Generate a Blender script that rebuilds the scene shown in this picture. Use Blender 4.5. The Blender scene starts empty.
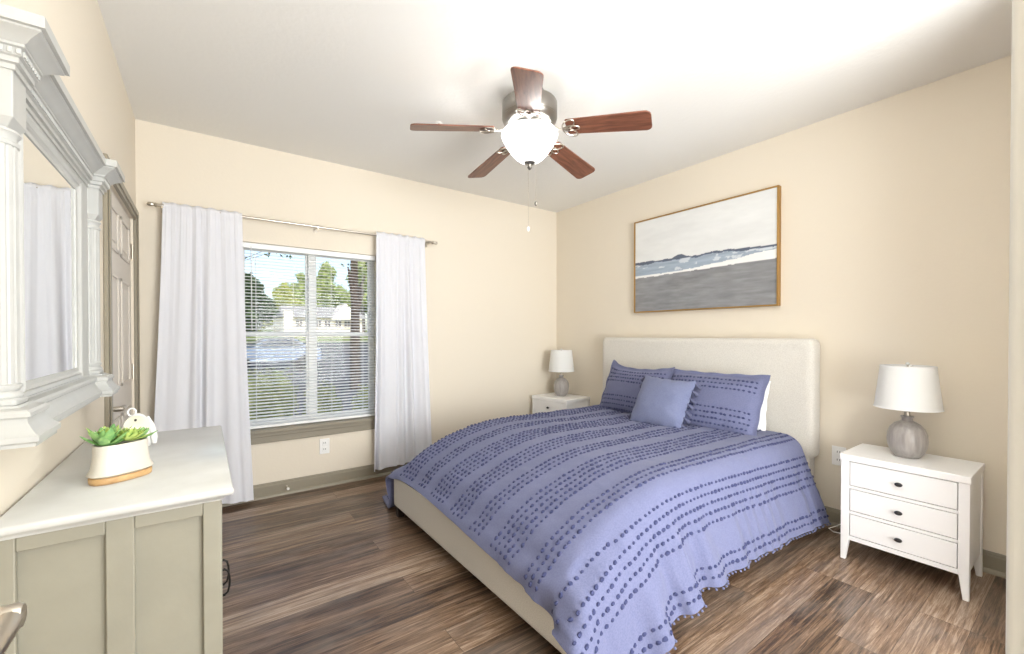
import bpy, bmesh, math, random
import numpy as np
from mathutils import Vector, Matrix, Euler, noise

random.seed(7)
RNG = np.random.default_rng(11)
SC = bpy.context.scene
COL = SC.collection
PI = math.pi
R = math.radians

# ------------------------------------------------------------------ camera, world, light
XL, XB, YW, CH = -.338, 3.13, 3.515, 2.5        # left wall, headboard wall, window wall, ceiling height

cam_d = bpy.data.cameras.new('camera')
cam = bpy.data.objects.new('camera', cam_d)
COL.objects.link(cam)
cam.location = (0, 0, 1.165)
cam.rotation_euler = (PI / 2 - .0086, 0, -R(35.75))
cam_d.sensor_width = 36
cam_d.lens = 428 / 1024 * 36
cam_d.shift_y = 11.7 / 1024
cam_d.clip_start = .02
SC.camera = cam

SC.view_settings.view_transform = 'Standard'
SC.view_settings.look = 'None'
SC.view_settings.gamma = 1
SC.view_settings.exposure = 0.64
SC.view_settings.use_curve_mapping = False

world = bpy.data.worlds.new('world')
SC.world = world
world.use_nodes = True
wn = world.node_tree
wn.nodes.clear()
w_out = wn.nodes.new('ShaderNodeOutputWorld')
w_bg = wn.nodes.new('ShaderNodeBackground')
w_sky = wn.nodes.new('ShaderNodeTexSky')
w_sky.sky_type = 'NISHITA'
w_sky.sun_disc = False
w_sky.sun_elevation = R(42)
w_sky.sun_rotation = R(200)
w_sky.air_density = 1.0
w_sky.dust_density = 2.0
w_bg.inputs['Strength'].default_value = .19
wn.links.new(w_sky.outputs[0], w_bg.inputs[0])
wn.links.new(w_bg.outputs[0], w_out.inputs[0])


def lamp(name, kind, loc, energy, color=(1, 1, 1), rot=(0, 0, 0), **kw):
    d = bpy.data.lights.new(name, kind)
    d.energy = energy
    d.color = color
    for k, v in kw.items():
        setattr(d, k, v)
    o = bpy.data.objects.new(name, d)
    o.location = loc
    o.rotation_euler = rot
    COL.objects.link(o)
    return o


lamp('sun', 'SUN', (0, 0, 20), 3.0, (1, .95, .86), (R(50), 0, R(25)), angle=R(1))
# unseen fill lamp, added in an invented room behind the camera, slanting upwards
lamp('added_fill_light', 'AREA', (1.3, -1.35, 1.15), 106, (.94, .975, 1), (R(114), 0, R(5)), shape='RECTANGLE', size=1.7, size_y=1.8)
FAN = Vector((1.448, 1.847, CH))
lamp('added_hall_fill', 'AREA', (0, -1.0, 1.1), 2, (.93, .97, 1), (R(128), 0, R(-6)), shape='RECTANGLE', size=.8, size_y=.8)  # added fill for the jamb and left wall; no hall lamp is known
# added fill lamp near the doorway, standing in for a ceiling-bounced flash
lamp('bounce_fill', 'AREA', (.8, .12, 2.02), 14, (.94, .975, 1), (R(158), 0, 0), shape='DISK', size=.5)
lamp('fan_bulb', 'POINT', (FAN.x, FAN.y, 2.215), 12, (1, .96, .91), shadow_soft_size=.04)


# ------------------------------------------------------------------ materials
def lin(c):
    r = []
    for v in c:
        v = v / 255
        r.append(v / 12.92 if v <= .04045 else ((v + .055) / 1.055) ** 2.4)
    return (*r, 1)


def new_mat(name):
    m = bpy.data.materials.new(name)
    m.use_nodes = True
    nt = m.node_tree
    b = nt.nodes['Principled BSDF']
    return m, nt, b


def mat(name, rgb, rough=.5, spec=.4, metal=0, vary=0, vscale=(8, 8, 8), bump=0, bscale=60, rgb2=None, coat=0):
    """principled material with optional colour mottling and fine bump"""
    m, nt, b = new_mat(name)
    b.inputs['Roughness'].default_value = rough
    b.inputs['Specular IOR Level'].default_value = spec
    b.inputs['Metallic'].default_value = metal
    b.inputs['Coat Weight'].default_value = coat
    tc = nt.nodes.new('ShaderNodeTexCoord')
    c = lin(rgb)
    b.inputs['Base Color'].default_value = c
    if vary or rgb2:
        mp = nt.nodes.new('ShaderNodeMapping')
        mp.inputs['Scale'].default_value = vscale
        nz = nt.nodes.new('ShaderNodeTexNoise')
        nz.inputs['Scale'].default_value = 1
        nz.inputs['Detail'].default_value = 4
        rp = nt.nodes.new('ShaderNodeValToRGB')
        c2 = lin(rgb2) if rgb2 else tuple([x * (1 - vary) for x in c[:3]] + [1])
        rp.color_ramp.elements[0].color = c2
        rp.color_ramp.elements[0].position = .35
        rp.color_ramp.elements[1].color = c
        rp.color_ramp.elements[1].position = .65
        nt.links.new(tc.outputs['Object'], mp.inputs[0])
        nt.links.new(mp.outputs[0], nz.inputs['Vector'])
        nt.links.new(nz.outputs[0], rp.inputs[0])
        nt.links.new(rp.outputs[0], b.inputs['Base Color'])
    if bump:
        n2 = nt.nodes.new('ShaderNodeTexNoise')
        n2.inputs['Scale'].default_value = bscale
        n2.inputs['Detail'].default_value = 3
        bp = nt.nodes.new('ShaderNodeBump')
        bp.inputs['Strength'].default_value = bump
        bp.inputs['Distance'].default_value = .004
        nt.links.new(tc.outputs['Object'], n2.inputs['Vector'])
        nt.links.new(n2.outputs[0], bp.inputs['Height'])
        nt.links.new(bp.outputs[0], b.inputs['Normal'])
    return m


def weave_mat(name, rgb, rgb2, scale=450, rough=.9, bump=.25):
    """woven linen: two crossed thread waves over a mottled colour"""
    m, nt, b = new_mat(name)
    b.inputs['Roughness'].default_value = rough
    b.inputs['Specular IOR Level'].default_value = .15
    b.inputs['Sheen Weight'].default_value = .15
    tc = nt.nodes.new('ShaderNodeTexCoord')
    nz = nt.nodes.new('ShaderNodeTexNoise')
    nz.inputs['Scale'].default_value = scale * .35
    nz.inputs['Detail'].default_value = 3
    rp = nt.nodes.new('ShaderNodeValToRGB')
    rp.color_ramp.elements[0].color = lin(rgb2)
    rp.color_ramp.elements[0].position = .32
    rp.color_ramp.elements[1].color = lin(rgb)
    rp.color_ramp.elements[1].position = .62
    bp = nt.nodes.new('ShaderNodeBump')
    bp.inputs['Strength'].default_value = bump
    bp.inputs['Distance'].default_value = .002
    nt.links.new(tc.outputs['Object'], nz.inputs['Vector'])
    nt.links.new(nz.outputs[0], rp.inputs[0])
    nt.links.new(rp.outputs[0], b.inputs['Base Color'])
    nt.links.new(nz.outputs[0], bp.inputs['Height'])
    nt.links.new(bp.outputs[0], b.inputs['Normal'])
    return m


def floor_mat():
    m, nt, b = new_mat('floor_planks')
    N, L = nt.nodes.new, nt.links.new
    tc = N('ShaderNodeTexCoord')
    br = N('ShaderNodeTexBrick')
    br.offset = .37
    br.offset_frequency = 3
    br.inputs['Color1'].default_value = (0, 0, 0, 1)
    br.inputs['Color2'].default_value = (1, 1, 1, 1)
    br.inputs['Mortar'].default_value = (.5, .5, .5, 1)
    br.inputs['Scale'].default_value = 1
    br.inputs['Mortar Size'].default_value = .0009
    br.inputs['Mortar Smooth'].default_value = .3
    br.inputs['Brick Width'].default_value = 1.22
    br.inputs['Row Height'].default_value = .152
    L(tc.outputs['Object'], br.inputs['Vector'])
    # each plank shifts its own grain
    sh = N('ShaderNodeVectorMath'); sh.operation = 'MULTIPLY'
    sh.inputs[1].default_value = (7, 5, 9)
    L(br.outputs['Color'], sh.inputs[0])
    ad = N('ShaderNodeVectorMath'); ad.operation = 'ADD'
    L(tc.outputs['Object'], ad.inputs[0]); L(sh.outputs[0], ad.inputs[1])
    def streak(scale, detail, dist, rough=.6):
        mp = N('ShaderNodeMapping'); mp.inputs['Scale'].default_value = scale
        L(ad.outputs[0], mp.inputs[0])
        nz = N('ShaderNodeTexNoise'); nz.inputs['Scale'].default_value = 1
        nz.inputs['Detail'].default_value = detail; nz.inputs['Distortion'].default_value = dist
        nz.inputs['Roughness'].default_value = rough
        L(mp.outputs[0], nz.inputs['Vector'])
        return nz
    big = streak((1.5, 26, 1), 9, 1.5, .68)
    fine = streak((4, 120, 1), 8, 1.2, .74)
    patch = streak((2.2, 4.5, 1), 3, .8)
    rp = N('ShaderNodeValToRGB')
    cr = rp.color_ramp
    cr.elements[0].position = .385; cr.elements[0].color = lin(FLOOR_C[0])
    cr.elements[1].position = .63; cr.elements[1].color = lin(FLOOR_C[3])
    e = cr.elements.new(.45); e.color = lin(FLOOR_C[1])
    e = cr.elements.new(.54); e.color = lin(FLOOR_C[2])
    mx0 = N('ShaderNodeMix'); mx0.data_type = 'FLOAT'; mx0.inputs[0].default_value = .5
    L(big.outputs[0], mx0.inputs[2]); L(fine.outputs[0], mx0.inputs[3])
    # plank-to-plank value shift
    sb = N('ShaderNodeMath'); sb.operation = 'MULTIPLY_ADD'
    sep = N('ShaderNodeSeparateColor'); L(br.outputs['Color'], sep.inputs[0])
    L(sep.outputs[0], sb.inputs[0]); sb.inputs[1].default_value = .13; sb.inputs[2].default_value = -.065
    a2 = N('ShaderNodeMath'); a2.operation = 'ADD'
    L(mx0.outputs[0], a2.inputs[0]); L(sb.outputs[0], a2.inputs[1])
    L(a2.outputs[0], rp.inputs[0])
    # greyish weathering patches
    gr = N('ShaderNodeMix'); gr.data_type = 'RGBA'
    gm = N('ShaderNodeMapRange'); gm.inputs[1].default_value = .45; gm.inputs[2].default_value = .75
    gm.inputs[3].default_value = 0; gm.inputs[4].default_value = .4
    L(patch.outputs[0], gm.inputs[0]); L(gm.outputs[0], gr.inputs[0])
    L(rp.outputs[0], gr.inputs[6]); gr.inputs[7].default_value = lin(FLOOR_C[4])
    # seams
    mo = N('ShaderNodeMix'); mo.data_type = 'RGBA'; mo.blend_type = 'MIX'
    L(br.outputs['Fac'], mo.inputs[0]); L(gr.outputs[2], mo.inputs[6])
    mo.inputs[7].default_value = lin((70, 55, 45))
    L(mo.outputs[2], b.inputs['Base Color'])
    b.inputs['Roughness'].default_value = .3
    b.inputs['Specular IOR Level'].default_value = .5
    bp = N('ShaderNodeBump'); bp.inputs['Strength'].default_value = .12; bp.inputs['Distance'].default_value = .002
    L(fine.outputs[0], bp.inputs['Height']); L(bp.outputs[0], b.inputs['Normal'])
    return m


FLOOR_C = [(50, 36, 27), (98, 75, 57), (140, 114, 92), (184, 163, 143), (136, 128, 121)]


def wood_mat(name, dark, light, stretch=(3, 40, 40), rough=.35):
    m, nt, b = new_mat(name)
    N, L = nt.nodes.new, nt.links.new
    tc = N('ShaderNodeTexCoord'); mp = N('ShaderNodeMapping'); mp.inputs['Scale'].default_value = stretch
    nz = N('ShaderNodeTexNoise'); nz.inputs['Scale'].default_value = 1; nz.inputs['Detail'].default_value = 5
    nz.inputs['Distortion'].default_value = .6
    rp = N('ShaderNodeValToRGB')
    rp.color_ramp.elements[0].position = .33; rp.color_ramp.elements[0].color = lin(dark)
    rp.color_ramp.elements[1].position = .68; rp.color_ramp.elements[1].color = lin(light)
    L(tc.outputs['Object'], mp.inputs[0]); L(mp.outputs[0], nz.inputs['Vector'])
    L(nz.outputs[0], rp.inputs[0]); L(rp.outputs[0], b.inputs['Base Color'])
    b.inputs['Roughness'].default_value = rough
    return m


def sheer_mat(name, rgb, trans=.35, see=.0):
    """thin cloth: light passes through it"""
    m, nt, b = new_mat(name)
    N, L = nt.nodes.new, nt.links.new
    b.inputs['Base Color'].default_value = lin(rgb)
    b.inputs['Roughness'].default_value = .85
    b.inputs['Specular IOR Level'].default_value = .1
    tr = N('ShaderNodeBsdfTranslucent'); tr.inputs[0].default_value = lin(rgb)
    mx = N('ShaderNodeMixShader'); mx.inputs[0].default_value = trans
    out = nt.nodes['Material Output']
    tc = N('ShaderNodeTexCoord')
    nz = N('ShaderNodeTexNoise'); nz.inputs['Scale'].default_value = 260; nz.inputs['Detail'].default_value = 2
    bp = N('ShaderNodeBump'); bp.inputs['Strength'].default_value = .12; bp.inputs['Distance'].default_value = .001
    L(tc.outputs['Object'], nz.inputs['Vector']); L(nz.outputs[0], bp.inputs['Height'])
    L(bp.outputs[0], b.inputs['Normal'])
    L(b.outputs[0], mx.inputs[1]); L(tr.outputs[0], mx.inputs[2])
    if see:
        tp = N('ShaderNodeBsdfTransparent')
        m2 = N('ShaderNodeMixShader'); m2.inputs[0].default_value = see
        L(mx.outputs[0], m2.inputs[1]); L(tp.outputs[0], m2.inputs[2]); L(m2.outputs[0], out.inputs[0])
    else:
        L(mx.outputs[0], out.inputs[0])
    return m


def glass_mat(name, gloss=.06, tint=(255, 255, 255)):
    m, nt, b = new_mat(name)
    N, L = nt.nodes.new, nt.links.new
    nt.nodes.remove(b)
    tp = N('ShaderNodeBsdfTransparent'); tp.inputs[0].default_value = lin(tint)
    gl = N('ShaderNodeBsdfGlossy'); gl.inputs['Roughness'].default_value = .02
    mx = N('ShaderNodeMixShader'); mx.inputs[0].default_value = gloss
    L(tp.outputs[0], mx.inputs[1]); L(gl.outputs[0], mx.inputs[2])
    L(mx.outputs[0], nt.nodes['Material Output'].inputs[0])
    return m


def bowl_mat():
    """alabaster glass of the fan light, lit from the bulb inside"""
    m, nt, b = new_mat('alabaster_glass')
    N, L = nt.nodes.new, nt.links.new
    tc = N('ShaderNodeTexCoord')
    nz = N('ShaderNodeTexNoise'); nz.inputs['Scale'].default_value = 9; nz.inputs['Detail'].default_value = 3
    nz.inputs['Distortion'].default_value = 1.5
    rp = N('ShaderNodeValToRGB')
    rp.color_ramp.elements[0].position = .35; rp.color_ramp.elements[0].color = lin((222, 226, 230))
    rp.color_ramp.elements[1].position = .65; rp.color_ramp.elements[1].color = lin((250, 250, 248))
    L(tc.outputs['Object'], nz.inputs['Vector']); L(nz.outputs[0], rp.inputs[0])
    L(rp.outputs[0], b.inputs['Base Color'])
    b.inputs['Roughness'].default_value = .19
    b.inputs['Emission Strength'].default_value = .25
    L(rp.outputs[0], b.inputs['Emission Color'])
    tp = N('ShaderNodeBsdfTransparent'); tp.inputs[0].default_value = (.95, .95, .95, 1)
    mx = N('ShaderNodeMixShader'); mx.inputs[0].default_value = .35
    L(b.outputs[0], mx.inputs[1]); L(tp.outputs[0], mx.inputs[2])
    L(mx.outputs[0], nt.nodes['Material Output'].inputs[0])
    return m


def attr_mat(name, attr, rough=.6, coat=0):
    m, nt, b = new_mat(name)
    a = nt.nodes.new('ShaderNodeAttribute'); a.attribute_name = attr
    nt.links.new(a.outputs['Color'], b.inputs['Base Color'])
    b.inputs['Roughness'].default_value = rough
    b.inputs['Coat Weight'].default_value = coat
    b.inputs['Coat Roughness'].default_value = .03
    return m


M = {}
M['wall'] = mat('cream_wall_paint', (231, 221, 204), .75, .2, bump=.15, bscale=55)
M['ceiling'] = mat('white_ceiling_paint', (238, 236, 231), .9, .1, bump=.35, bscale=38)
M['floor'] = floor_mat()
M['taupe_trim'] = mat('taupe_trim_paint', (146, 138, 121), .4, .4)
M['door'] = mat('greige_door_paint', (216, 208, 197), .4, .4)
M['jamb'] = mat('pale_jamb_paint', (206, 204, 198), .35, .4)
M['white_paint'] = mat('white_furniture_paint', (244, 243, 242), .35, .45)
M['vinyl'] = mat('white_window_vinyl', (242, 242, 240), .35, .4)
M['slat'] = mat('white_blind_slat', (246, 246, 244), .45, .3)
M['curtain'] = sheer_mat('white_curtain_cotton', (246, 246, 250), .3)
M['nickel'] = mat('brushed_nickel', (196, 188, 176), .3, .5, 1)
M['pewter'] = mat('pewter_fan_metal', (150, 146, 140), .32, .5, 1)
M['dark_metal'] = mat('dark_knob_metal', (70, 68, 70), .35, .5, .8)
M['black_iron'] = mat('black_iron', (38, 35, 33), .5, .4, .5)
M['blade'] = wood_mat('cherry_blade_wood', (98, 58, 43), (140, 90, 68), (5, 60, 60))
M['bowl'] = bowl_mat()
M['headboard'] = weave_mat('oatmeal_upholstery', (222, 218, 210), (204, 199, 190), 700)
M['duvet'] = weave_mat('periwinkle_cotton', (113, 117, 148), (104, 108, 140), 500, .85, .12)
M['tuft'] = mat('dark_tuft_thread', (72, 76, 110), .95, .05)
M['square_pillow'] = weave_mat('plain_periwinkle_linen', (118, 124, 153), (110, 116, 146), 420, .85, .15)
M['tassel'] = mat('grey_blue_tassel_thread', (96, 98, 122), .95, .05)
M['white_cotton'] = mat('white_cotton', (244, 244, 244), .9, .1)
M['shade'] = sheer_mat('white_lampshade_linen', (250, 250, 248), .25)
M['lamp_base'] = mat('grey_glazed_ceramic', (172, 166, 162), .3, .5, vary=.25, vscale=(60, 60, 6), bump=.3, bscale=90)
M['acrylic'] = mat('clear_finial', (225, 225, 225), .1, .6)
M['dresser_body'] = mat('grey_green_dresser_paint', (150, 146, 131), .45, .35, vary=.06, vscale=(12, 12, 12), bump=.1, bscale=40)
M['dresser_top'] = mat('white_dresser_top_paint', (206, 206, 202), .28, .5, rgb2=(190, 189, 183), vscale=(5, 5, 5))
M['mirror_frame'] = mat('antique_white_frame_paint', (188, 188, 184), .4, .4, vary=.05, vscale=(20, 20, 20))
M['mirror'] = mat('mirror_silver', (244, 246, 246), .01, .5, 1)
M['gold'] = mat('gilded_frame', (176, 138, 78), .35, .5, .7)
M['bed_leg'] = mat('dark_bed_leg', (48, 38, 34), .4, .4)
M['outlet'] = mat('white_plastic', (244, 243, 240), .3, .5)
M['slot'] = mat('dark_slot', (60, 58, 55), .6, .2)
M['planter'] = mat('cream_ceramic', (206, 200, 187), .3, .5)
M['tray_wood'] = wood_mat('pale_tray_wood', (176, 136, 88), (210, 172, 120), (30, 30, 80), .5)
M['leaf'] = mat('succulent_green', (150, 190, 116), .45, .4, rgb2=(112, 160, 96), vscale=(60, 60, 60))
M['leaf2'] = mat('succulent_lime', (198, 214, 122), .45, .4, rgb2=(172, 198, 108), vscale=(60, 60, 60))
M['soil'] = mat('planter_moss', (96, 104, 62), .95, .1, vary=.4, vscale=(120, 120, 120))
M['ornament'] = mat('white_ornament_glaze', (240, 239, 236), .25, .5)
M['tag'] = mat('cream_tag', (232, 228, 206), .4, .4)
M['cord'] = mat('white_cord', (232, 230, 224), .5, .3)
M['glass'] = glass_mat('window_glass', .012)
M['brick_out'] = mat('exterior_siding', (222, 214, 200), .8, .2)
M['asphalt'] = mat('asphalt', (82, 82, 86), .9, .2, vary=.2, vscale=(3, 3, 3))
M['lawn'] = mat('lawn', (128, 140, 84), .95, .1, rgb2=(104, 116, 66), vscale=(6, 6, 6))
M['hedge'] = mat('hedge_leaf', (188, 190, 120), .7, .2, rgb2=(140, 150, 84), vscale=(9, 9, 9))
M['tree_dark'] = mat('dark_tree_leaf', (74, 92, 58), .8, .15, rgb2=(48, 66, 42), vscale=(1.5, 1.5, 1.5))
M['tree_mid'] = mat('olive_tree_leaf', (172, 178, 100), .8, .15, rgb2=(130, 142, 78), vscale=(1.5, 1.5, 1.5))
M['tree_pale'] = mat('pale_tree_leaf', (158, 170, 110), .8, .15, rgb2=(112, 130, 84), vscale=(1.5, 1.5, 1.5))
M['bark'] = mat('bark', (84, 74, 66), .9, .1, vary=.35, vscale=(10, 10, 3))
M['house_wall'] = mat('white_house_wall', (236, 228, 214), .8, .2)
M['house_roof'] = mat('grey_shingle', (150, 150, 148), .9, .1, vary=.2, vscale=(3, 3, 8))
M['house_glass'] = mat('dark_house_window', (92, 90, 96), .2, .5)
M['car_paint'] = mat('silver_blue_car_paint', (150, 168, 196), .25, .6, .4, coat=.6)
M['car_glass'] = mat('car_glass', (60, 70, 86), .08, .6)
M['tyre'] = mat('tyre_rubber', (40, 40, 42), .8, .2)


# ------------------------------------------------------------------ mesh building
class MB:
    """collects geometry in world coordinates and links it as ONE object"""

    def __init__(s):
        s.v, s.f, s.mi, s.n = [], [], [], 0

    def add(s, V, F, mi=0):
        V = np.asarray(V, float).reshape(-1, 3)
        s.v.append(V)
        for f in F:
            s.f.append(tuple(int(i) + s.n for i in f))
            s.mi.append(mi)
        s.n += len(V)
        return s

    def box(s, a, b, mi=0, taper=None):
        x0, y0, z0 = a
        x1, y1, z1 = b
        V = [(x0, y0, z0), (x1, y0, z0), (x1, y1, z0), (x0, y1, z0), (x0, y0, z1), (x1, y0, z1), (x1, y1, z1), (x0, y1, z1)]
        return s.add(V, [(0, 3, 2, 1), (4, 5, 6, 7), (0, 1, 5, 4), (1, 2, 6, 5), (2, 3, 7, 6), (3, 0, 4, 7)], mi)

    def loft(s, rings, mi=0, closed=True, caps=True):
        """rings: list of equal-length point loops"""
        n = len(rings[0])
        V = np.concatenate([np.asarray(r, float) for r in rings])
        F = []
        for k in range(len(rings) - 1):
            for i in range(n if closed else n - 1):
                j = (i + 1) % n
                F.append((k * n + i, k * n + j, (k + 1) * n + j, (k + 1) * n + i))
        if caps and closed:
            F.append(tuple(range(n))[::-1])
            F.append(tuple(range((len(rings) - 1) * n, len(rings) * n)))
        return s.add(V, F, mi)

    def lathe(s, c, prof, n=32, mi=0, caps=True, axis='z', sx=1, sy=1):
        rings = []
        for r, z in prof:
            ring = []
            for i in range(n):
                a = 2 * PI * i / n
                u, v, w = r * math.cos(a) * sx, r * math.sin(a) * sy, z
                p = (u, v, w) if axis == 'z' else ((w, u, v) if axis == 'x' else (v, w, u))
                ring.append((c[0] + p[0], c[1] + p[1], c[2] + p[2]))
            rings.append(ring)
        return s.loft(rings, mi, True, caps)

    def tube(s, pts, r, n=8, mi=0, closed=False):
        pts = [Vector(p) for p in pts]
        m = len(pts)
        rings = []
        up = None
        for i, p in enumerate(pts):
            a = pts[(i - 1) % m] if (closed or i > 0) else p
            b = pts[(i + 1) % m] if (closed or i < m - 1) else p
            t = (b - a).normalized()
            if up is None:
                up = t.orthogonal().normalized()
            up = (up - t * up.dot(t))
            up = up.normalized() if up.length > 1e-6 else t.orthogonal().normalized()
            w = t.cross(up)
            rr = r[i] if hasattr(r, '__len__') else r
            rings.append([tuple(p + (up * math.cos(2 * PI * k / n) + w * math.sin(2 * PI * k / n)) * rr) for k in range(n)])
        if closed:
            rings.append(rings[0])
        return s.loft(rings, mi, True, not closed)

    def sweep(s, path, prof, mi=0):
        """plan path (x, y) swept with a profile of (outward offset, z); outward is to the right of travel; mitred"""
        P = [Vector(p) for p in path]
        nrm = []
        for i in range(len(P)):
            ns = []
            if i > 0:
                d = (P[i] - P[i - 1]).normalized(); ns.append(Vector((d.y, -d.x)))
            if i < len(P) - 1:
                d = (P[i + 1] - P[i]).normalized(); ns.append(Vector((d.y, -d.x)))
            if len(ns) == 1:
                nrm.append(ns[0])
            else:
                b = ns[0] + ns[1]
                nrm.append(b / max(.2, (1 + ns[0].dot(ns[1]))))
        rings = [[(p.x + m_.x * o, p.y + m_.y * o, z) for o, z in prof] for p, m_ in zip(P, nrm)]
        return s.loft(rings, mi, True, True)

    def grid(s, G, mi=0):
        """G: array (n, m, 3)"""
        n, m = G.shape[:2]
        idx = np.arange(n * m).reshape(n, m)
        F = np.stack([idx[:-1, :-1], idx[1:, :-1], idx[1:, 1:], idx[:-1, 1:]], -1).reshape(-1, 4)
        return s.add(G.reshape(-1, 3), F.tolist(), mi)

    def build(s, name, mats, parent=None, smooth=40, bevel=0, seg=2, origin=None, fix=True):
        V = np.concatenate(s.v)
        if parent is not None:
            o0 = world_loc(parent)
        elif origin is not None:
            o0 = np.array(origin, float)
        else:
            lo, hi = V.min(0), V.max(0)
            o0 = np.array([(lo[0] + hi[0]) / 2, (lo[1] + hi[1]) / 2, lo[2]])
        me = bpy.data.meshes.new(name)
        me.from_pydata((V - o0).tolist(), [], s.f)
        if not isinstance(mats, (list, tuple)):
            mats = [mats]
        for m in mats:
            me.materials.append(m)
        me.polygons.foreach_set('material_index', s.mi)
        if fix and len(V) < 60000:
            bm = bmesh.new(); bm.from_mesh(me)
            bmesh.ops.recalc_face_normals(bm, faces=bm.faces)
            bm.to_mesh(me); bm.free()
        me.update()
        if smooth:
            me.shade_smooth()
            me.set_sharp_from_angle(angle=R(smooth))
        o = bpy.data.objects.new(name, me)
        COL.objects.link(o)
        if parent is not None:
            o.parent = parent
        else:
            o.location = o0
        if bevel:
            md = o.modifiers.new('bevel', 'BEVEL')
            md.width = bevel; md.segments = seg; md.limit_method = 'ANGLE'; md.angle_limit = R(50)
            md.harden_normals = False
        return o


def world_loc(o):
    p = np.zeros(3)
    while o is not None:
        p += np.array(o.location)
        o = o.parent
    return p


def tag(o, label, cat, group=None, kind=None):
    o['label'] = label
    o['category'] = cat
    if group: o['group'] = group
    if kind: o['kind'] = kind
    return o


def thing(name, loc, label, cat, group=None):
    o = bpy.data.objects.new(name, None)
    o.empty_display_size = .1
    o.location = loc
    COL.objects.link(o)
    return tag(o, label, cat, group)


def struct(o):
    o['kind'] = 'structure'
    return o


def dup(root, loc, label, skip=()):
    kids = {}
    for o in bpy.data.objects:
        if o.parent is not None:
            kids.setdefault(o.parent.name, []).append(o)
    r = root.copy(); COL.objects.link(r); r.location = loc; r['label'] = label
    def rec(a, b):
        for ch in kids.get(a.name, []):
            if ch.name.split('.')[0] in skip: continue
            c = ch.copy(); COL.objects.link(c); c.parent = b
            rec(ch, c)
    rec(root, r)
    return r


# ------------------------------------------------------------------ room shell
W0, W1, WZ0, WZ1 = .195, 1.16, .49, 1.818       # window opening (x, z)
D0, D1, DZ = 2.50, 3.385, 1.855                # closet door opening (y, z)
EX0, EX1 = -.30, .50                           # entry opening (x)
E0, E1 = -.10, .0293                            # entry wall (y)

struct(MB().box((-1.2, -2.2, -.1), (XB + .12, YW + .14, 0)).build('floor', M['floor'], smooth=0, origin=(0, 0, 0)))
struct(MB().box((-1.2, -2.2, CH), (XB + .12, YW + .14, CH + .1)).build('ceiling', M['ceiling'], smooth=0, origin=(0, 0, CH)))
b = MB()
b.box((XL - .12, YW, 0), (W0, YW + .14, CH)); b.box((W1, YW, 0), (XB + .12, YW + .14, CH))
b.box((W0, YW, 0), (W1, YW + .14, WZ0)); b.box((W0, YW, WZ1), (W1, YW + .14, CH))
struct(b.build('wall_window', M['wall'], smooth=0))
struct(MB().box((XB, -2.2, 0), (XB + .12, YW, CH)).build('wall_headboard', M['wall'], smooth=0))
b = MB()
b.box((XL - .12, E1, 0), (XL, D0, CH)); b.box((XL - .12, D1, 0), (XL, YW, CH)); b.box((XL - .12, D0, DZ), (XL, D1, CH))
b.box((XL - .12, D0, 0), (XL - .09, D1, DZ))
struct(b.build('wall_left', M['wall'], smooth=0))
b = MB()
b.box((EX1, E0, 0), (.62, E1, CH)); b.box((2.32, E0, 0), (XB, E1, CH)); b.box((-1.2, E0, 0), (EX0, E1, CH))  # second opening is shaped to let the added fill light in
struct(b.build('wall_entry', M['wall'], smooth=0))
struct(MB().box((-1.2, -2.3, 0), (XB + .12, -2.2, CH)).build('wall_hall', M['wall'], smooth=0))
struct(MB().box((-1.3, -2.3, 0), (-1.2, E1, CH)).build('wall_hall_left', M['wall'], smooth=0))
# entry jamb and its casing
b = MB()
b.box((EX1 - .018, E0 - .005, 0), (EX1, E1 + .004, CH)); b.box((EX1 - .03, -.03, 0), (EX1 - .018, .008, CH))
struct(b.build('trim_1', M['jamb'], bevel=.003))
b = MB().box((EX1 - .01, E1, 0), (EX1 + .06, E1 + .014, CH))
struct(b.build('trim_2', M['jamb'], bevel=.004))

# baseboards with a cap bead and a quarter round
bprof = [(0, 0), (.026, 0), (.025, .009), (.020, .017), (.013, .021), (.013, .082), (.009, .088), (.009, .096), (.004, .103), (0, .103)]
struct(MB().sweep([(XL, YW), (XB, YW)], bprof).build('baseboard_window', M['taupe_trim'], smooth=30))
struct(MB().sweep([(XB, YW), (XB, E1)], bprof).build('baseboard_headboard', M['taupe_trim'], smooth=30))
struct(MB().sweep([(XL, E1), (XL, D0 - .075)], bprof).build('baseboard_left', M['taupe_trim'], smooth=30))

# ------------------------------------------------------------------ closet door on the left wall
b = MB()
cas = [(0, 0), (0, .07)]
def casing(b, x, y0, y1, zt, w=.065, t=.016):
    for ya, yb in ((y0 - w, y0), (y1, y1 + w)):
        b.box((x, ya, 0), (x + t, yb, zt)); b.box((x + t, ya + .012, 0), (x + t + .006, yb - .02, zt + .02))
    b.box((x, y0 - w, zt), (x + t, y1 + w, zt + w)); b.box((x + t, y0 - w + .012, zt + .02), (x + t + .006, y1 + w - .012, zt + w - .012))
casing(b, XL, D0, D1, DZ)
struct(b.build('trim_3', M['taupe_trim'], bevel=.003))
door = MB()
fx = XL - .012
door.box((fx - .035, D0 + .003, .01), (fx, D1 - .003, DZ - .003))
o_door = struct(door.build('door_1', M['door'], bevel=.002))
b = MB()
dw = D1 - D0
pc = ((D0 + .11, D0 + dw / 2 - .045), (D0 + dw / 2 + .045, D1 - .11))
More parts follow.
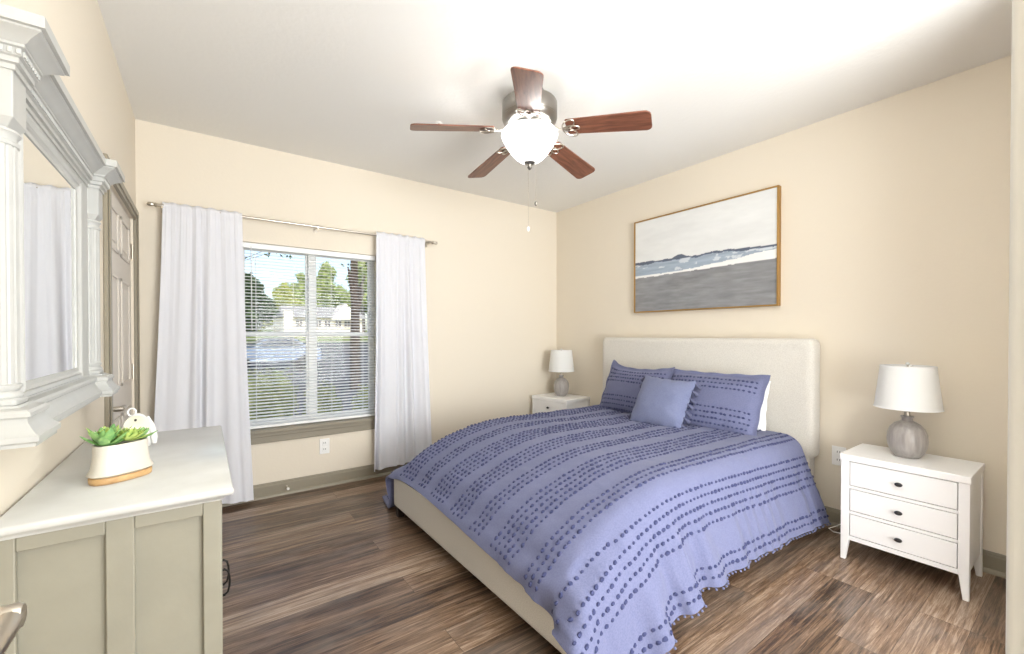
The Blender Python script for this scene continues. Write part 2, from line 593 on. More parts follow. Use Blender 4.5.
for (ya, yb) in pc:
    for za, zb in ((.18, .76), (.90, 1.46), (1.57, 1.78)):
        for k in range(2):   # moulded surround and raised field
            w = .022 - k * 0
        pr = [(0, 0), (.006, .004), (.006, .012), (0, .02)]
        # frame moulding as four bars
        for (p, q) in (((ya, za), (yb, za + .018)), ((ya, zb - .018), (yb, zb)), ((ya, za), (ya + .018, zb)), ((yb - .018, za), (yb, zb))):
            b.box((fx, p[0], p[1]), (fx + .007, q[0], q[1]))
        b.box((fx, ya + .045, za + .045), (fx + .005, yb - .045, zb - .045))
b.build('panel_moulding', M['door'], o_door, bevel=.003)
for z in (.25, .95, 1.66):
    h = MB().lathe((fx + .008, D1 - .001, z - .045), [(.006, 0), (.006, .09)], 10).box((fx - .002, D1 - .03, z - .045), (fx + .002, D1 - .002, z + .045))
    h.build('hinge', M['nickel'], o_door)
h = MB().lathe((fx, D0 + .07, .835), [(.027, 0), (.027, .006), (.012, .009), (.011, .05), (.010, .055)], 18, axis='x')
h.tube([(fx + .05, D0 + .07, .835), (fx + .052, D0 + .11, .837), (fx + .05, D0 + .15, .833), (fx + .047, D0 + .18, .831)], [.011, .0095, .009, .008], 10)
h.build('door_handle', M['nickel'], o_door)

# entry door standing open beside the camera, only its lever reaches into view
b = MB().box((-.255, E1 + .01, .01), (-.215, .69, 2.03))
o_d2 = struct(b.build('door_2', M['door'], bevel=.002))
h = MB().lathe((-.215, .602, .898), [(.030, 0), (.030, .006), (.025, .010), (.010, .013), (.010, .050), (.0125, .054), (.0125, .070), (.010, .074)], 20, axis='x')
h.tube([(-.150, .603, .898), (-.148, .577, .898), (-.149, .547, .895), (-.154, .51, .891), (-.160, .49, .890)], [.010, .010, .0095, .0085, .0075], 12)
h.build('door_handle', M['nickel'], o_d2)

# ------------------------------------------------------------------ window, sill, blind
yf = YW + .075
b = MB()
b.box((W0, yf, WZ0), (W0 + .03, yf + .05, WZ1)); b.box((W1 - .03, yf, WZ0), (W1, yf + .05, WZ1))
b.box((W0 + .03, yf, WZ1 - .016), (W1 - .03, yf + .05, WZ1)); b.box((W0 + .03, yf, WZ0), (W1 - .03, yf + .05, WZ0 + .03))
XM = .677
b.box((XM - .024, yf - .008, WZ0 + .03), (XM + .024, yf + .055, WZ1 - .016))
win = struct(b.build('window_1', M['vinyl'], bevel=.003))
RZ = 1.172
for xa, xb in ((W0 + .03, XM - .024), (XM + .024, W1 - .03)):
    for za, zb, yo in ((WZ0 + .03, RZ + .018, 0), (RZ - .018, WZ1 - .016, .018)):
        s_ = MB()
        y0, y1 = yf + .006 + yo, yf + .022 + yo
        w = .016
        s_.box((xa, y0, za), (xa + w, y1, zb)); s_.box((xb - w, y0, za), (xb, y1, zb))
        s_.box((xa + w, y0, za), (xb - w, y1, za + w + .008)); s_.box((xa + w, y0, zb - w - .008), (xb - w, y1, zb))
        sash = s_.build('sash', M['vinyl'], win, bevel=.002)
        MB().box((xa + w, y0 + .006, za + w), (xb - w, y0 + .009, zb - w)).build('pane', M['glass'], sash, smooth=0)
# taupe stool and apron
b = MB().box((W0 - .05, YW - .045, WZ0 - .022), (W1 + .05, YW + .075, WZ0 + .002))
b.box((W0 - .03, YW - .02, WZ0 - .095), (W1 + .03, YW, WZ0 - .022))
b.box((W0 - .03, YW - .028, WZ0 - .05), (W1 + .03, YW - .02, WZ0 - .022))
struct(b.build('trim_4', M['taupe_trim'], bevel=.004))

bl = thing('window_blind', ((W0 + W1) / 2, YW + .035, WZ0 + .004), 'white horizontal slat blind with open slats covering the whole window', 'blind')
bx0, bx1 = W0 + .008, W1 - .008
MB().box((bx0, YW + .012, WZ1 - .04), (bx1, YW + .055, WZ1 - .002)).build('headrail', M['slat'], bl, bevel=.003)
MB().box((bx0, YW + .022, WZ0 + .006), (bx1, YW + .047, WZ0 + .026)).build('bottom_rail', M['slat'], bl, bevel=.004)
b = MB()
zs = np.arange(WZ0 + .045, WZ1 - .045, .0232)
ta = R(17)
for z in zs:
    pr = []
    for t in np.linspace(-1, 1, 5):
        y = t * .0125
        crown = .0016 * (1 - t * t)
        pr.append((YW + .034 + y * math.cos(ta) - crown * math.sin(ta), z + y * math.sin(ta) + crown * math.cos(ta)))
    ring = lambda x: [(x, p[0], p[1]) for p in pr] + [(x, p[0], p[1] - .0006) for p in pr[::-1]]
    b.loft([ring(bx0), ring(bx1)])
b.build('slats', M['slat'], bl, smooth=60)
b = MB()
for x in (bx0 + .10, bx0 + .34, bx1 - .34, bx1 - .10):
    for yy in (YW + .0205, YW + .0475):
        b.tube([(x, yy, WZ0 + .02), (x, yy, WZ1 - .02)], .0011, 5)
b.build('ladder_cords', M['slat'], bl)
MB().tube([(bx0 + .07, YW + .008, WZ1 - .03), (bx0 + .072, YW + .006, WZ1 - .62)], .0035, 8).build('tilt_wand', M['acrylic'], bl)

# ------------------------------------------------------------------ curtain rod and curtains
YR = YW - .085
rod = thing('curtain_rod', (.69, YW, 1.968), 'thin brushed metal curtain rod on three brackets above the window', 'curtain rod')
b = MB().tube([(-.23, YR, 1.968), (1.615, YR, 1.968)], .0085, 12)
b.build('pole', M['nickel'], rod)
for x, sg in ((-.23, -1), (1.615, 1)):
    f = MB().lathe((x, YR, 1.968), [(.0085, 0), (.014, .003 * sg), (.014, .010 * sg), (.009, .016 * sg), (.013, .028 * sg), (.0125, .04 * sg), (.004, .05 * sg)], 14, axis='x')
    f.build('finial', M['nickel'], rod)
for x in (-.205, .69, 1.59):
    f = MB().box((x - .012, YW - .006, 1.94), (x + .012, YW, 1.995)).tube([(x, YW, 1.968), (x, YR + .01, 1.958), (x, YR - .012, 1.957)], .006, 8)
    f.lathe((x - .008, YR, 1.968), [(.0125, 0), (.0125, .016)], 12, axis='x')
    f.build('bracket', M['nickel'], rod)


def curtain(name, xt0, xt1, xb0, xb1, z0, z1, zr, folds, seed, label, zhem=(0, 0)):
    """rod-pocket panel: gathered at the pole, fuller at the hem"""
    nu, nv = 150, 70
    rg = np.random.default_rng(seed)
    ph = rg.uniform(0, 6.28, 6)
    G = np.zeros((nu, nv, 3))
    u = np.linspace(0, 1, nu)[:, None]
    v = np.linspace(0, 1, nv)[None, :]          # 0 top, 1 hem
    z1u = z1
    zb = z0 + zhem[0] * (1 - u) + zhem[1] * u
    Z = z1u + (zb - z1u) * v
    x = (xt0 + (xb0 - xt0) * v ** 1.3) * (1 - u) + (xt1 + (xb1 - xt1) * v ** 1.3) * u
    x = x + .012 * np.sin(2 * PI * (u * folds * .5) + ph[0]) * v
    wv = u + .03 * np.sin(2 * PI * u * 2 + ph[1]) + .02 * np.sin(3 * v + ph[2])
    big = np.sin(2 * PI * folds * wv + ph[3])
    big = np.sign(big) * np.abs(big) ** .8
    small = np.sin(2 * PI * folds * 2.1 * u + ph[4]) * .25 + np.sin(2 * PI * folds * 5.1 * u + ph[5]) * .15 * (1 - v) ** 3
    amp = .006 + .013 * np.clip((v - .05) / .5, 0, 1) + .009 * v
    y = amp * big * (.6 + .4 * np.sin(u * 9 + seed)) + (.008 * (1 - v) ** 3 + .002) * small
    # pocket hugging the rod
    pocket = np.exp(-((Z - zr) / .022) ** 2)
    y = y * (1 - .75 * pocket) - .012 * pocket
    pinch = np.exp(-((Z - (zr - .03)) / .012) ** 2) * .004
    G[..., 0] = x
    G[..., 1] = YR + y + pinch
    G[..., 2] = Z + .004 * np.sin(u * 40 + seed) * (v < .01) + 0 * x
    o = MB().grid(G).build(name, M['curtain'], smooth=80, fix=False)
    sd = o.modifiers.new('thickness', 'SOLIDIFY'); sd.thickness = .0015; sd.offset = 0
    tag(o, label, 'curtain')
    # hem band
    Hm = G[:, -5:, :].copy(); Hm[..., 1] -= .0025
    h = MB().grid(Hm).build('hem', M['curtain'], o, smooth=80, fix=False)
    return o


curtain('window_curtain', -.205, .215, -.285, .285, .025, 1.992, 1.968, 5.5, 3, 'long white curtain on the dresser side of the window', (.035, 0))
curtain('window_curtain', 1.125, 1.545, 1.085, 1.60, .075, 1.995, 1.968, 6, 8, 'white curtain on the bed side of the window', (.0, .02))


# outlets and door stop
def outlet(name, loc, axis, label):
    o = thing(name, loc, label, 'outlet')
    x, y, z = loc
    if axis == 'y':   # on the window wall, facing -y
        MB().box((x - .036, y - .006, z - .058), (x + .036, y, z + .058)).build('cover_plate', M['outlet'], o, bevel=.003)
        for dz in (-.024, .024):
            s_ = MB().box((x - .017, y - .009, z + dz - .017), (x + .017, y - .006, z + dz + .017)).build('socket', M['outlet'], o, bevel=.002)
            MB().box((x - .008, y - .0095, z + dz - .004), (x - .005, y - .009, z + dz + .008)).box((x + .005, y - .0095, z + dz - .004), (x + .008, y - .009, z + dz + .008)).build('slot', M['slot'], s_)
    else:             # on the headboard wall, facing -x
        MB().box((x - .006, y - .036, z - .058), (x, y + .036, z + .058)).build('cover_plate', M['outlet'], o, bevel=.003)
        for dz in (-.024, .024):
            s_ = MB().box((x - .009, y - .017, z + dz - .017), (x - .006, y + .017, z + dz + .017)).build('socket', M['outlet'], o, bevel=.002)
            MB().box((x - .0095, y - .008, z + dz - .004), (x - .009, y - .005, z + dz + .008)).box((x - .0095, y + .005, z + dz - .004), (x - .009, y + .008, z + dz + .008)).build('slot', M['slot'], s_)


outlet('wall_outlet', (.75, YW, .31), 'y', 'white wall outlet under the window')
outlet('wall_outlet', (XB, .945, .43), 'x', 'white wall outlet between the bed and the large lamp nightstand')
ds = thing('door_stop', (.487, YW - .013, .055), 'small door stop with white tip on the taupe baseboard', 'door stop')
pts = []
for k in range(90):
    a = k * .75
    pts.append((.487 + .005 * math.cos(a), YW - .015 - k * .0006, .058 + .005 * math.sin(a)))
MB().tube(pts, .0012, 5).build('spring', M['nickel'], ds)
MB().lathe((.487, YW - .083, .058), [(.009, 0), (.009, .012), (.006, .016)], 12, axis='y').build('tip', M['outlet'], ds)
sp = thing('ceiling_sprinkler', (1.208, 2.465, CH), 'small metal sprinkler head on the ceiling near the fan', 'sprinkler')
MB().lathe((1.208, 2.465, CH), [(.022, 0), (.020, -.004), (.010, -.006)], 20).build('escutcheon', M['outlet'], sp)
MB().lathe((1.208, 2.465, CH), [(.008, -.006), (.006, -.03), (.003, -.032), (.016, -.034), (.016, -.036)], 14).build('deflector', M['nickel'], sp)

# ------------------------------------------------------------------ ceiling fan
fan = thing('ceiling_fan', FAN, 'five-blade ceiling fan with cherry wood blades and white glass light bowl', 'ceiling fan')
fx_, fy_ = FAN.x, FAN.y
b = MB().lathe((fx_, fy_, 0), [(.075, CH), (.08, CH - .015), (.10, CH - .045), (.145, CH - .07), (.150, CH - .08), (.150, CH - .145), (.146, CH - .152), (.150, CH - .157), (.145, CH - .172), (.125, CH - .19), (.09, CH - .20), (.02, CH - .202)], 48)
b.build('motor_housing', M['pewter'], fan, smooth=35)
b = MB().lathe((fx_, fy_, 0), [(.05, CH - .198), (.062, CH - .205), (.062, CH - .225), (.09, CH - .23), (.10, CH - .236), (.02, CH - .238)], 32)
b.build('switch_housing', M['dark_metal'], fan, smooth=35)
bp = [(.145, 2.272), (.152, 2.262), (.155, 2.25), (.150, 2.235), (.140, 2.215), (.125, 2.19), (.105, 2.162), (.082, 2.135), (.06, 2.117), (.035, 2.107), (.02, 2.105)]
bi = [(r - .004, z + .002) for r, z in bp][::-1]
b = MB().lathe((fx_, fy_, 0), bp + bi + [bp[0]], 48, caps=False)
b.build('light_bowl', M['bowl'], fan, smooth=60)
b = MB().lathe((fx_, fy_, 0), [(.03, 2.112), (.031, 2.104), (.026, 2.098), (.012, 2.095), (.010, 2.085), (.014, 2.08), (.010, 2.072), (.003, 2.066)], 20)
b.build('finial', M['pewter'], fan)
for k in range(5):
    a = .26015 + 2 * PI * k / 5
    er = Vector((math.cos(a), math.sin(a), 0)); et = Vector((-math.sin(a), math.cos(a), 0))
    def P(r, t, dz=0):
        z = 2.262 - (r - .20) * .10 - t * math.sin(R(13)) + dz
        return tuple(Vector((fx_, fy_, z)) + er * r + et * t * math.cos(R(13)))
    out = []
    r0, r1, w0, w1 = .205, .635, .055, .069
    for q in np.linspace(0, PI / 2, 6): out.append((r1 - .03 + .03 * math.sin(q), w1 - .03 + .03 * math.cos(q)))
    for q in np.linspace(0, PI / 2, 6): out.append((r1 - .03 + .03 * math.cos(q), -w1 + .03 - .03 * math.sin(q)))
    for q in np.linspace(0, PI / 2, 4): out.append((r0 + .012 - .012 * math.sin(q), -w0 + .012 - .012 * math.cos(q)))
    for q in np.linspace(0, PI / 2, 4): out.append((r0 + .012 - .012 * math.cos(q), w0 - .012 + .012 * math.sin(q)))
    b = MB().loft([[P(r, t, 0) for r, t in out], [P(r, t, .007) for r, t in out]])
    # the blade mesh is turned to its own axis so the grain runs along it
    V = np.concatenate(b.v) - np.array([fx_, fy_, 2.262])
    ca, sa = math.cos(-a), math.sin(-a)
    V = np.stack([V[:, 0] * ca - V[:, 1] * sa, V[:, 0] * sa + V[:, 1] * ca, V[:, 2]], 1)
    me_b = MB(); me_b.v = [V]; me_b.f = b.f; me_b.mi = b.mi; me_b.n = b.n
    bo = me_b.build('blade', M['blade'], origin=(0, 0, 0), bevel=.0015)
    bo.parent = fan; bo.location = (0, 0, 2.262 - CH); bo.rotation_euler = (0, 0, a)
    # decorative loop bracket under the blade
    b = MB()
    b.tube([P(.10, 0, .02), P(.13, 0, .012), P(.165, 0, -.006), P(.20, 0, -.008)], [.007, .007, .006, .006], 8)
    for ang, ln, wd in ((0, .085, .018), (.75, .085, .024), (-.75, .085, .024)):
        loop = []
        for q in np.linspace(0, 2 * PI, 22, endpoint=False):
            lr, lt = ln * (1 - math.cos(q)) / 2, wd * math.sin(q)
            loop.append(P(.19 + lr * math.cos(ang) - lt * math.sin(ang), lr * math.sin(ang) + lt * math.cos(ang), -.006))
        b.tube(loop, .0038, 6, closed=True)
    b.build('blade_bracket', M['nickel'], fan)
for dx, dy, zt, zb in ((.022, -.028, 2.11, 1.895), (-.004, .006, 2.07, 1.76)):
    b = MB()
    zz = np.arange(zb, zt, .009)
    b.tube([(fx_ + dx, fy_ + dy, zt + (.16 if dx > 0 else 0)), (fx_ + dx, fy_ + dy, zb)], .0008, 5)
    for z in zz:
        b.lathe((fx_ + dx, fy_ + dy, z), [(.0003, -.002), (.0018, 0), (.0003, .002)], 6)
    ch = b.build('pull_chain', M['nickel'], fan)
    MB().lathe((fx_ + dx, fy_ + dy, zb), [(.002, 0), (.007, -.006), (.009, -.014), (.006, -.024), (.002, -.028)], 12).build('pull_knob', M['pewter'] if dx > 0 else M['outlet'], ch)

# ------------------------------------------------------------------ framed seascape
py0, py1, pz0, pz1 = 1.273, 2.445, 1.36, 2.158
pic = thing('framed_painting', (XB, (py0 + py1) / 2, pz0), 'large abstract grey and white seascape in a thin gold frame above the bed', 'painting')
b = MB()
fw = .010
b.box((XB - .042, py0, pz0), (XB - .002, py0 + fw, pz1)); b.box((XB - .042, py1 - fw, pz0), (XB - .002, py1, pz1))
b.box((XB - .042, py0 + fw, pz0), (XB - .002, py1 - fw, pz0 + fw)); b.box((XB - .042, py0 + fw, pz1 - fw), (XB - .002, py1 - fw, pz1))
b.build('frame', M['gold'], pic, bevel=.001)
nu, nv = 260, 180
U = np.linspace(0, 1, nu)[:, None]; V_ = np.linspace(0, 1, nv)[None, :]
G = np.zeros((nu, nv, 3))
G[..., 0] = XB - .034
G[..., 1] = py1 - fw - U * (py1 - py0 - 2 * fw)       # u runs left to right seen from the room
G[..., 2] = pz0 + fw + V_ * (pz1 - pz0 - 2 * fw)


def fbm(x, y, sx, sy, seed, oct=4):
    out = np.zeros(np.broadcast(x, y).shape); amp = 1; tot = 0
    for o in range(oct):
        rg = np.random.default_rng(seed + o)
        T = rg.uniform(-1, 1, (64, 64))
        X = (x * sx * 2 ** o) % 63; Y = (y * sy * 2 ** o) % 63
        X, Y = np.broadcast_arrays(X, Y)
        xi, yi = X.astype(int), Y.astype(int); fx2, fy2 = X - xi, Y - yi
        fx2 = fx2 * fx2 * (3 - 2 * fx2); fy2 = fy2 * fy2 * (3 - 2 * fy2)
        x1, y1 = (xi + 1) % 64, (yi + 1) % 64
        n_ = T[xi, yi] * (1 - fx2) * (1 - fy2) + T[x1, yi] * fx2 * (1 - fy2) + T[xi, y1] * (1 - fx2) * fy2 + T[x1, y1] * fx2 * fy2
        out += amp * n_; tot += amp; amp *= .5
    return out / tot


def L3(c): return np.array(lin(c)[:3])
n1 = fbm(U, V_, 5, 14, 1); n2 = fbm(U, V_, 9, 45, 5); n3 = fbm(U, V_, 14, 26, 9); n4 = fbm(U, V_ * 0, 9, 1, 13); n5 = fbm(U, V_ * 0, 22, 1, 17)
hl = .530 - .012 * U + .022 * np.exp(-((U - .38) / .05) ** 2) + .012 * n4 + .012 * (U > .5) * np.sin(U * 12)   # far shore line
lo = .525 - .02 * U - .08 + .0 * U      # bottom of the wave
wave_b = .395 + .085 * np.clip((U - .25) / .75, 0, 1) ** 1.4 + .01 * n4
foam_b = .372 + .025 * U + .006 * n5
th = .010 + .008 * n5 + .012 * np.exp(-((U - .38) / .04) ** 2) + .008 * np.exp(-((U - .1) / .06) ** 2)
sky = L3((228, 229, 228)) * (1 + .07 * n1[..., None]) * (1 + .03 * n3[..., None])
navy = L3((84, 94, 112)) * np.ones((nu, nv, 1))
wv = L3((158, 172, 188)) * (1 + .22 * n2[..., None]) * np.ones((nu, nv, 1))
wv = np.where((n3[..., None] > .3), L3((205, 212, 218)), wv)
foam = L3((240, 240, 238)) * np.ones((nu, nv, 1))
sand = L3((138, 139, 142)) * (1 + .28 * n2[..., None] + .15 * n3[..., None])
c = np.where((V_ > hl)[..., None], sky, wv)
c = np.where((np.abs(V_ - hl) < th)[..., None], navy, c)
c = np.where((V_ < wave_b)[..., None], foam, c)
c = np.where((V_ < foam_b)[..., None], sand, c)
c = np.clip(c, 0, 1)
cv = MB().grid(G).build('canvas', attr_mat('seascape_pigment', 'pigment', .5, .5), pic, smooth=0, fix=False)
at_ = cv.data.color_attributes.new('pigment', 'FLOAT_COLOR', 'POINT')
at_.data.foreach_set('color', np.concatenate([c.reshape(-1, 3), np.ones((nu * nv, 1))], 1).ravel().astype(np.float32))
MB().box((XB - .030, py0 + fw, pz0 + fw), (XB - .004, py1 - fw, pz1 - fw)).build('backing', M['white_cotton'], pic, smooth=0)


# ------------------------------------------------------------------ bed
BX0, BX1, BY0, BY1 = .988, 2.985, 1.035, 2.685
bed = thing('upholstered_bed', (BX0 + 1, (BY0 + BY1) / 2, 0), 'queen platform bed upholstered in oatmeal fabric against the wall', 'bed')


def rounded_rect(cx, cy, w, h, r, n=6, rot=None):
    pts = []
    for sx, sy, a0 in ((1, -1, -PI / 2), (1, 1, 0), (-1, 1, PI / 2), (-1, -1, PI)):
        for q in np.linspace(a0, a0 + PI / 2, n):
            pts.append((cx + sx * (w / 2 - r) + r * math.cos(q), cy + sy * (h / 2 - r) + r * math.sin(q)))
    return pts


# headboard slab with soft edges
hz0, hz1, hy0, hy1 = .40, 1.143, 1.032, 2.732
rings = []
for x, ins in ((2.985, .045), (2.988, .022), (2.998, .006), (3.012, 0), (3.085, 0), (3.10, .006), (3.11, .02)):
    rr = rounded_rect((hy0 + hy1) / 2, (hz0 + hz1) / 2, hy1 - hy0 - 2 * ins, hz1 - hz0 - 2 * ins, .042, 7)
    rings.append([(x, p[0], p[1]) for p in rr])
MB().loft(rings).build('headboard', M['headboard'], bed, smooth=50)
for y in (BY0 + .02, BY1 - .10):
    MB().box((2.995, y, 0), (3.08, y + .08, hz0 + .05)).build('headboard_leg', M['headboard'], bed, bevel=.006)
rings = []
for x0, x1, name in ((BX0, BX0 + .055, 'foot_rail'),):
    b = MB().box((BX0, BY0, .066), (BX0 + .055, BY1, .272))
    b.build(name, M['headboard'], bed, bevel=.016, seg=4)
for y0 in (BY0, BY1 - .055):
    MB().box((BX0 + .045, y0, .066), (2.99, y0 + .055, .272)).build('side_rail', M['headboard'], bed, bevel=.014, seg=3)
MB().box((BX0 + .05, BY0 + .05, .22), (2.98, BY1 - .05, .255)).build('platform', M['bed_leg'], bed)
for x in (BX0 + .006, 1.98, 2.9):
    for y in (BY0 + .008, BY1 - .063):
        p = [(x, y), (x + .055, y), (x + .055, y + .055), (x, y + .055)]
        q = [(x + .008, y + .008), (x + .047, y + .008), (x + .047, y + .047), (x + .008, y + .047)]
        MB().loft([[(*i, 0) for i in q], [(*i, .08) for i in p]]).build('leg', M['bed_leg'], bed, smooth=0)
def sink(x):
    """the soft foot end of the bedding slumps towards the foot rail"""
    return .235 * np.clip((1.75 - x) / .75, 0, 1) ** 2


rings = []
for x, ins in ((1.14, .07), (1.143, .045), (1.155, .022), (1.18, .004), *[(x_, 0) for x_ in np.linspace(1.21, 2.94, 24)], (2.962, .012), (2.972, .03), (2.976, .05)):
    top = .53 - float(sink(np.array(x))) - ins
    h_ = max(top - .256 - ins * .2, .02)
    rr = rounded_rect((BY0 + BY1) / 2, .256 + ins * .2 + h_ / 2, BY1 - BY0 - .10 - 2 * ins, h_, min(.07, h_ * .45), 6)
    rings.append([(x, p[0], p[1]) for p in rr])
mt = MB().loft(rings).build('mattress', M['white_cotton'], smooth=60)
tag(mt, 'white mattress lying on the platform bed under the duvet', 'mattress')


# ---- duvet: a draped sheet relaxed over the bed
def sd_box(p, lo, hi, r):
    c = (np.array(lo) + hi) / 2; h = (np.array(hi) - lo) / 2 - r
    d = p - c
    q = np.abs(d) - h
    qp = np.maximum(q, 0)
    ln = np.linalg.norm(qp, axis=-1)
    inside = np.minimum(q.max(-1), 0)
    dist = ln + inside - r
    g = np.where(ln[..., None] > 1e-9, qp / np.maximum(ln, 1e-9)[..., None], (q == q.max(-1, keepdims=True)).astype(float))
    return dist, g * np.sign(d)


def drape(Lu, Wv, sp, origin, ang, steps=190, iters=14):
    nu, nv = int(Lu / sp) + 1, int(Wv / sp) + 1
    u = np.linspace(0, Lu, nu); v = np.linspace(-Wv / 2, Wv / 2, nv)
    P = np.zeros((nu, nv, 3))
    ca, sa = math.cos(ang), math.sin(ang)
    uu, vv = np.meshgrid(u, v, indexing='ij')
    P[..., 0] = origin[0] - uu * ca - vv * sa
    P[..., 1] = origin[1] + vv * ca - uu * sa
    P[..., 2] = .575 + RNG.normal(0, .0015, (nu, nv))
    Q = P.copy()
    du, dv = Lu / (nu - 1), Wv / (nv - 1)
    dd = math.hypot(du, dv)
    def con(A, B, rest, k):
        d = B - A
        l = np.linalg.norm(d, axis=-1, keepdims=True)
        c = d * (.5 * k * (1 - rest / np.maximum(l, 1e-9)))
        return c
    solids = [((BX0 + .02, BY0 + .02, -.2), (3.1, BY1 - .02, .55), .11, 1), ((BX0, BY0, .06), (2.99, BY1, .285), .02, 0)]
    for st in range(steps):
        vel = (P - Q) * .96
        Q = P.copy()
        P = P + vel
        P[..., 2] -= .0020
        for it in range(iters):
            for par in (0, 1):
                n2_ = (nu - par) // 2 * 2
                A, B = P[par:par + n2_:2], P[par + 1:par + n2_:2]
                c = con(A, B, du, 1); A += c; B -= c
                n2_ = (nv - par) // 2 * 2
                A, B = P[:, par:par + n2_:2], P[:, par + 1:par + n2_:2]
                c = con(A, B, dv, 1); A += c; B -= c
            # shear, gathered (Jacobi)
            S = np.zeros_like(P)
            c = con(P[:-1, :-1], P[1:, 1:], dd, .22); S[:-1, :-1] += c; S[1:, 1:] -= c
            c = con(P[1:, :-1], P[:-1, 1:], dd, .22); S[1:, :-1] += c; S[:-1, 1:] -= c
            # bending
            for k_, s_ in ((3, .16),):
                c = con(P[:-k_], P[k_:], k_ * du, s_); S[:-k_] += c; S[k_:] -= c
                c = con(P[:, :-k_], P[:, k_:], k_ * dv, s_); S[:, :-k_] += c; S[:, k_:] -= c
            P += S
            if it % 3 == 2 or it == iters - 1:
                for lo, hi, r, slope in solids:
                    if slope:
                        K = P.copy(); K[..., 2] += sink(P[..., 0])
                        d, g = sd_box(K, lo, hi, r)
                        dz_ = -.235 * 2 * np.clip((1.75 - P[..., 0]) / .75, 0, 1) / .75
                        g[..., 0] += g[..., 2] * dz_
                        gl = np.linalg.norm(g, axis=-1, keepdims=True)
                        d = d / gl[..., 0]; g = g / gl
                    else:
                        d, g = sd_box(P, lo, hi, r)
                    pen = np.maximum(.012 - d, 0)[..., None]
                    P += g * pen
                    hit = pen > 0
                    mv = P - Q
                    tang = mv - g * (mv * g).sum(-1, keepdims=True)
                    P -= np.where(hit, tang * .5, 0)
                low = P[..., 2] < .012
                P[..., 2] = np.where(low, .012, P[..., 2])
                P[..., 0] = np.minimum(P[..., 0], 2.965)
    for _ in range(2):
        S = P.copy()
        S[1:-1, 1:-1] = (P[:-2, 1:-1] + P[2:, 1:-1] + P[1:-1, :-2] + P[1:-1, 2:]) / 4
        P = P * .5 + S * .5
    return P, u, v


DL, DW = 2.03, 2.46
DP, du_, dv_ = drape(DL, DW, .026, (2.93, 1.885), R(-2.5))


def normals(P):
    a = np.gradient(P, axis=0); b_ = np.gradient(P, axis=1)
    n = np.cross(a, b_)
    n /= np.maximum(np.linalg.norm(n, axis=-1, keepdims=True), 1e-9)
    return n


def upsample(P, k):
    def up(A):
        n = A.shape[0]
        x = np.linspace(0, n - 1, (n - 1) * k + 1)
        i = np.clip(x.astype(int), 0, n - 2); t = (x - i)[:, None, None]
        p0, p1, p2, p3 = A[np.clip(i - 1, 0, n - 1)], A[i], A[i + 1], A[np.clip(i + 2, 0, n - 1)]
        return .5 * ((2 * p1) + (-p0 + p2) * t + (2 * p0 - 5 * p1 + 4 * p2 - p3) * t ** 2 + (-p0 + 3 * p1 - 3 * p2 + p3) * t ** 3)
    A = up(P)
    return up(A.transpose(1, 0, 2)).transpose(1, 0, 2)


def dots(mb, P, N, us, vs, rows, step, size, mi, up_rows=True, umargin=.02, rg=RNG, jit=.25):
    """woolly tufts in rows; rows are positions along v (0..1 fractions given in metres), dots run along u"""
    nu, nv = P.shape[:2]
    Lu = us[-1] - us[0]
    base = []
    # a squashed little ring of yarn
    nb = 7
    ring1 = [(math.cos(2 * PI * i / nb), math.sin(2 * PI * i / nb), .1) for i in range(nb)]
    ring2 = [(.62 * math.cos(2 * PI * i / nb), .62 * math.sin(2 * PI * i / nb), .85) for i in range(nb)]
    base = np.array(ring1 + ring2 + [(0, 0, .55)])
    F0 = [(i, (i + 1) % nb, nb + (i + 1) % nb, nb + i) for i in range(nb)] + [(nb + i, nb + (i + 1) % nb, 2 * nb) for i in range(nb)]
    VV, FF = [], []
    n = 0
    for v in rows:
        fv = (v - vs[0]) / (vs[-1] - vs[0]) * (nv - 1)
        off = rg.uniform(0, step)
        for u in np.arange(us[0] + umargin + off * .3, us[-1] - umargin, step):
            uu = u + rg.normal(0, step * jit * .3)
            fu = min(max((uu - us[0]) / Lu * (nu - 1), 0), nu - 1.001)
            fvv = min(max(fv + rg.normal(0, .04), 0), nv - 1.001)
            i, j = int(fu), int(fvv); a, c_ = fu - i, fvv - j
            p = P[i, j] * (1 - a) * (1 - c_) + P[i + 1, j] * a * (1 - c_) + P[i, j + 1] * (1 - a) * c_ + P[i + 1, j + 1] * a * c_
            nn = N[i, j]
            t = P[min(i + 1, nu - 1), j] - P[i, j]; t = t / max(np.linalg.norm(t), 1e-9)
            bb = np.cross(nn, t)
            s = size * rg.uniform(.8, 1.25)
            q = base + rg.normal(0, .08, base.shape)
            VV.append(p + (q[:, :1] * t * s * 1.15 + q[:, 1:2] * bb * s * .85 + q[:, 2:] * nn * s * .75))
            FF += [tuple(k + n for k in f) for f in F0]
            n += len(base)
    if VV:
        mb.add(np.concatenate(VV), FF, mi)


hang = np.clip(.47 - DP[..., 2], 0, 1)
DP[..., 1] += np.where(DP[..., 1] < BY0 + .03, -1, np.where(DP[..., 1] > BY1 - .03, 1, 0)) * hang * np.where(DP[..., 1] > 2, .14, .24 + .05 * np.clip((DP[..., 0] - 2.4) / .5, 0, 1))
DP[..., 0] += .03 * hang * np.clip((DP[..., 0] - 2.3) / .6, 0, 1)
P2 = upsample(DP, 2)
N2 = normals(P2)
if N2[5, N2.shape[1] // 2, 2] < 0: N2 = -N2
us2 = np.linspace(0, DL, P2.shape[0]); vs2 = np.linspace(-DW / 2, DW / 2, P2.shape[1])
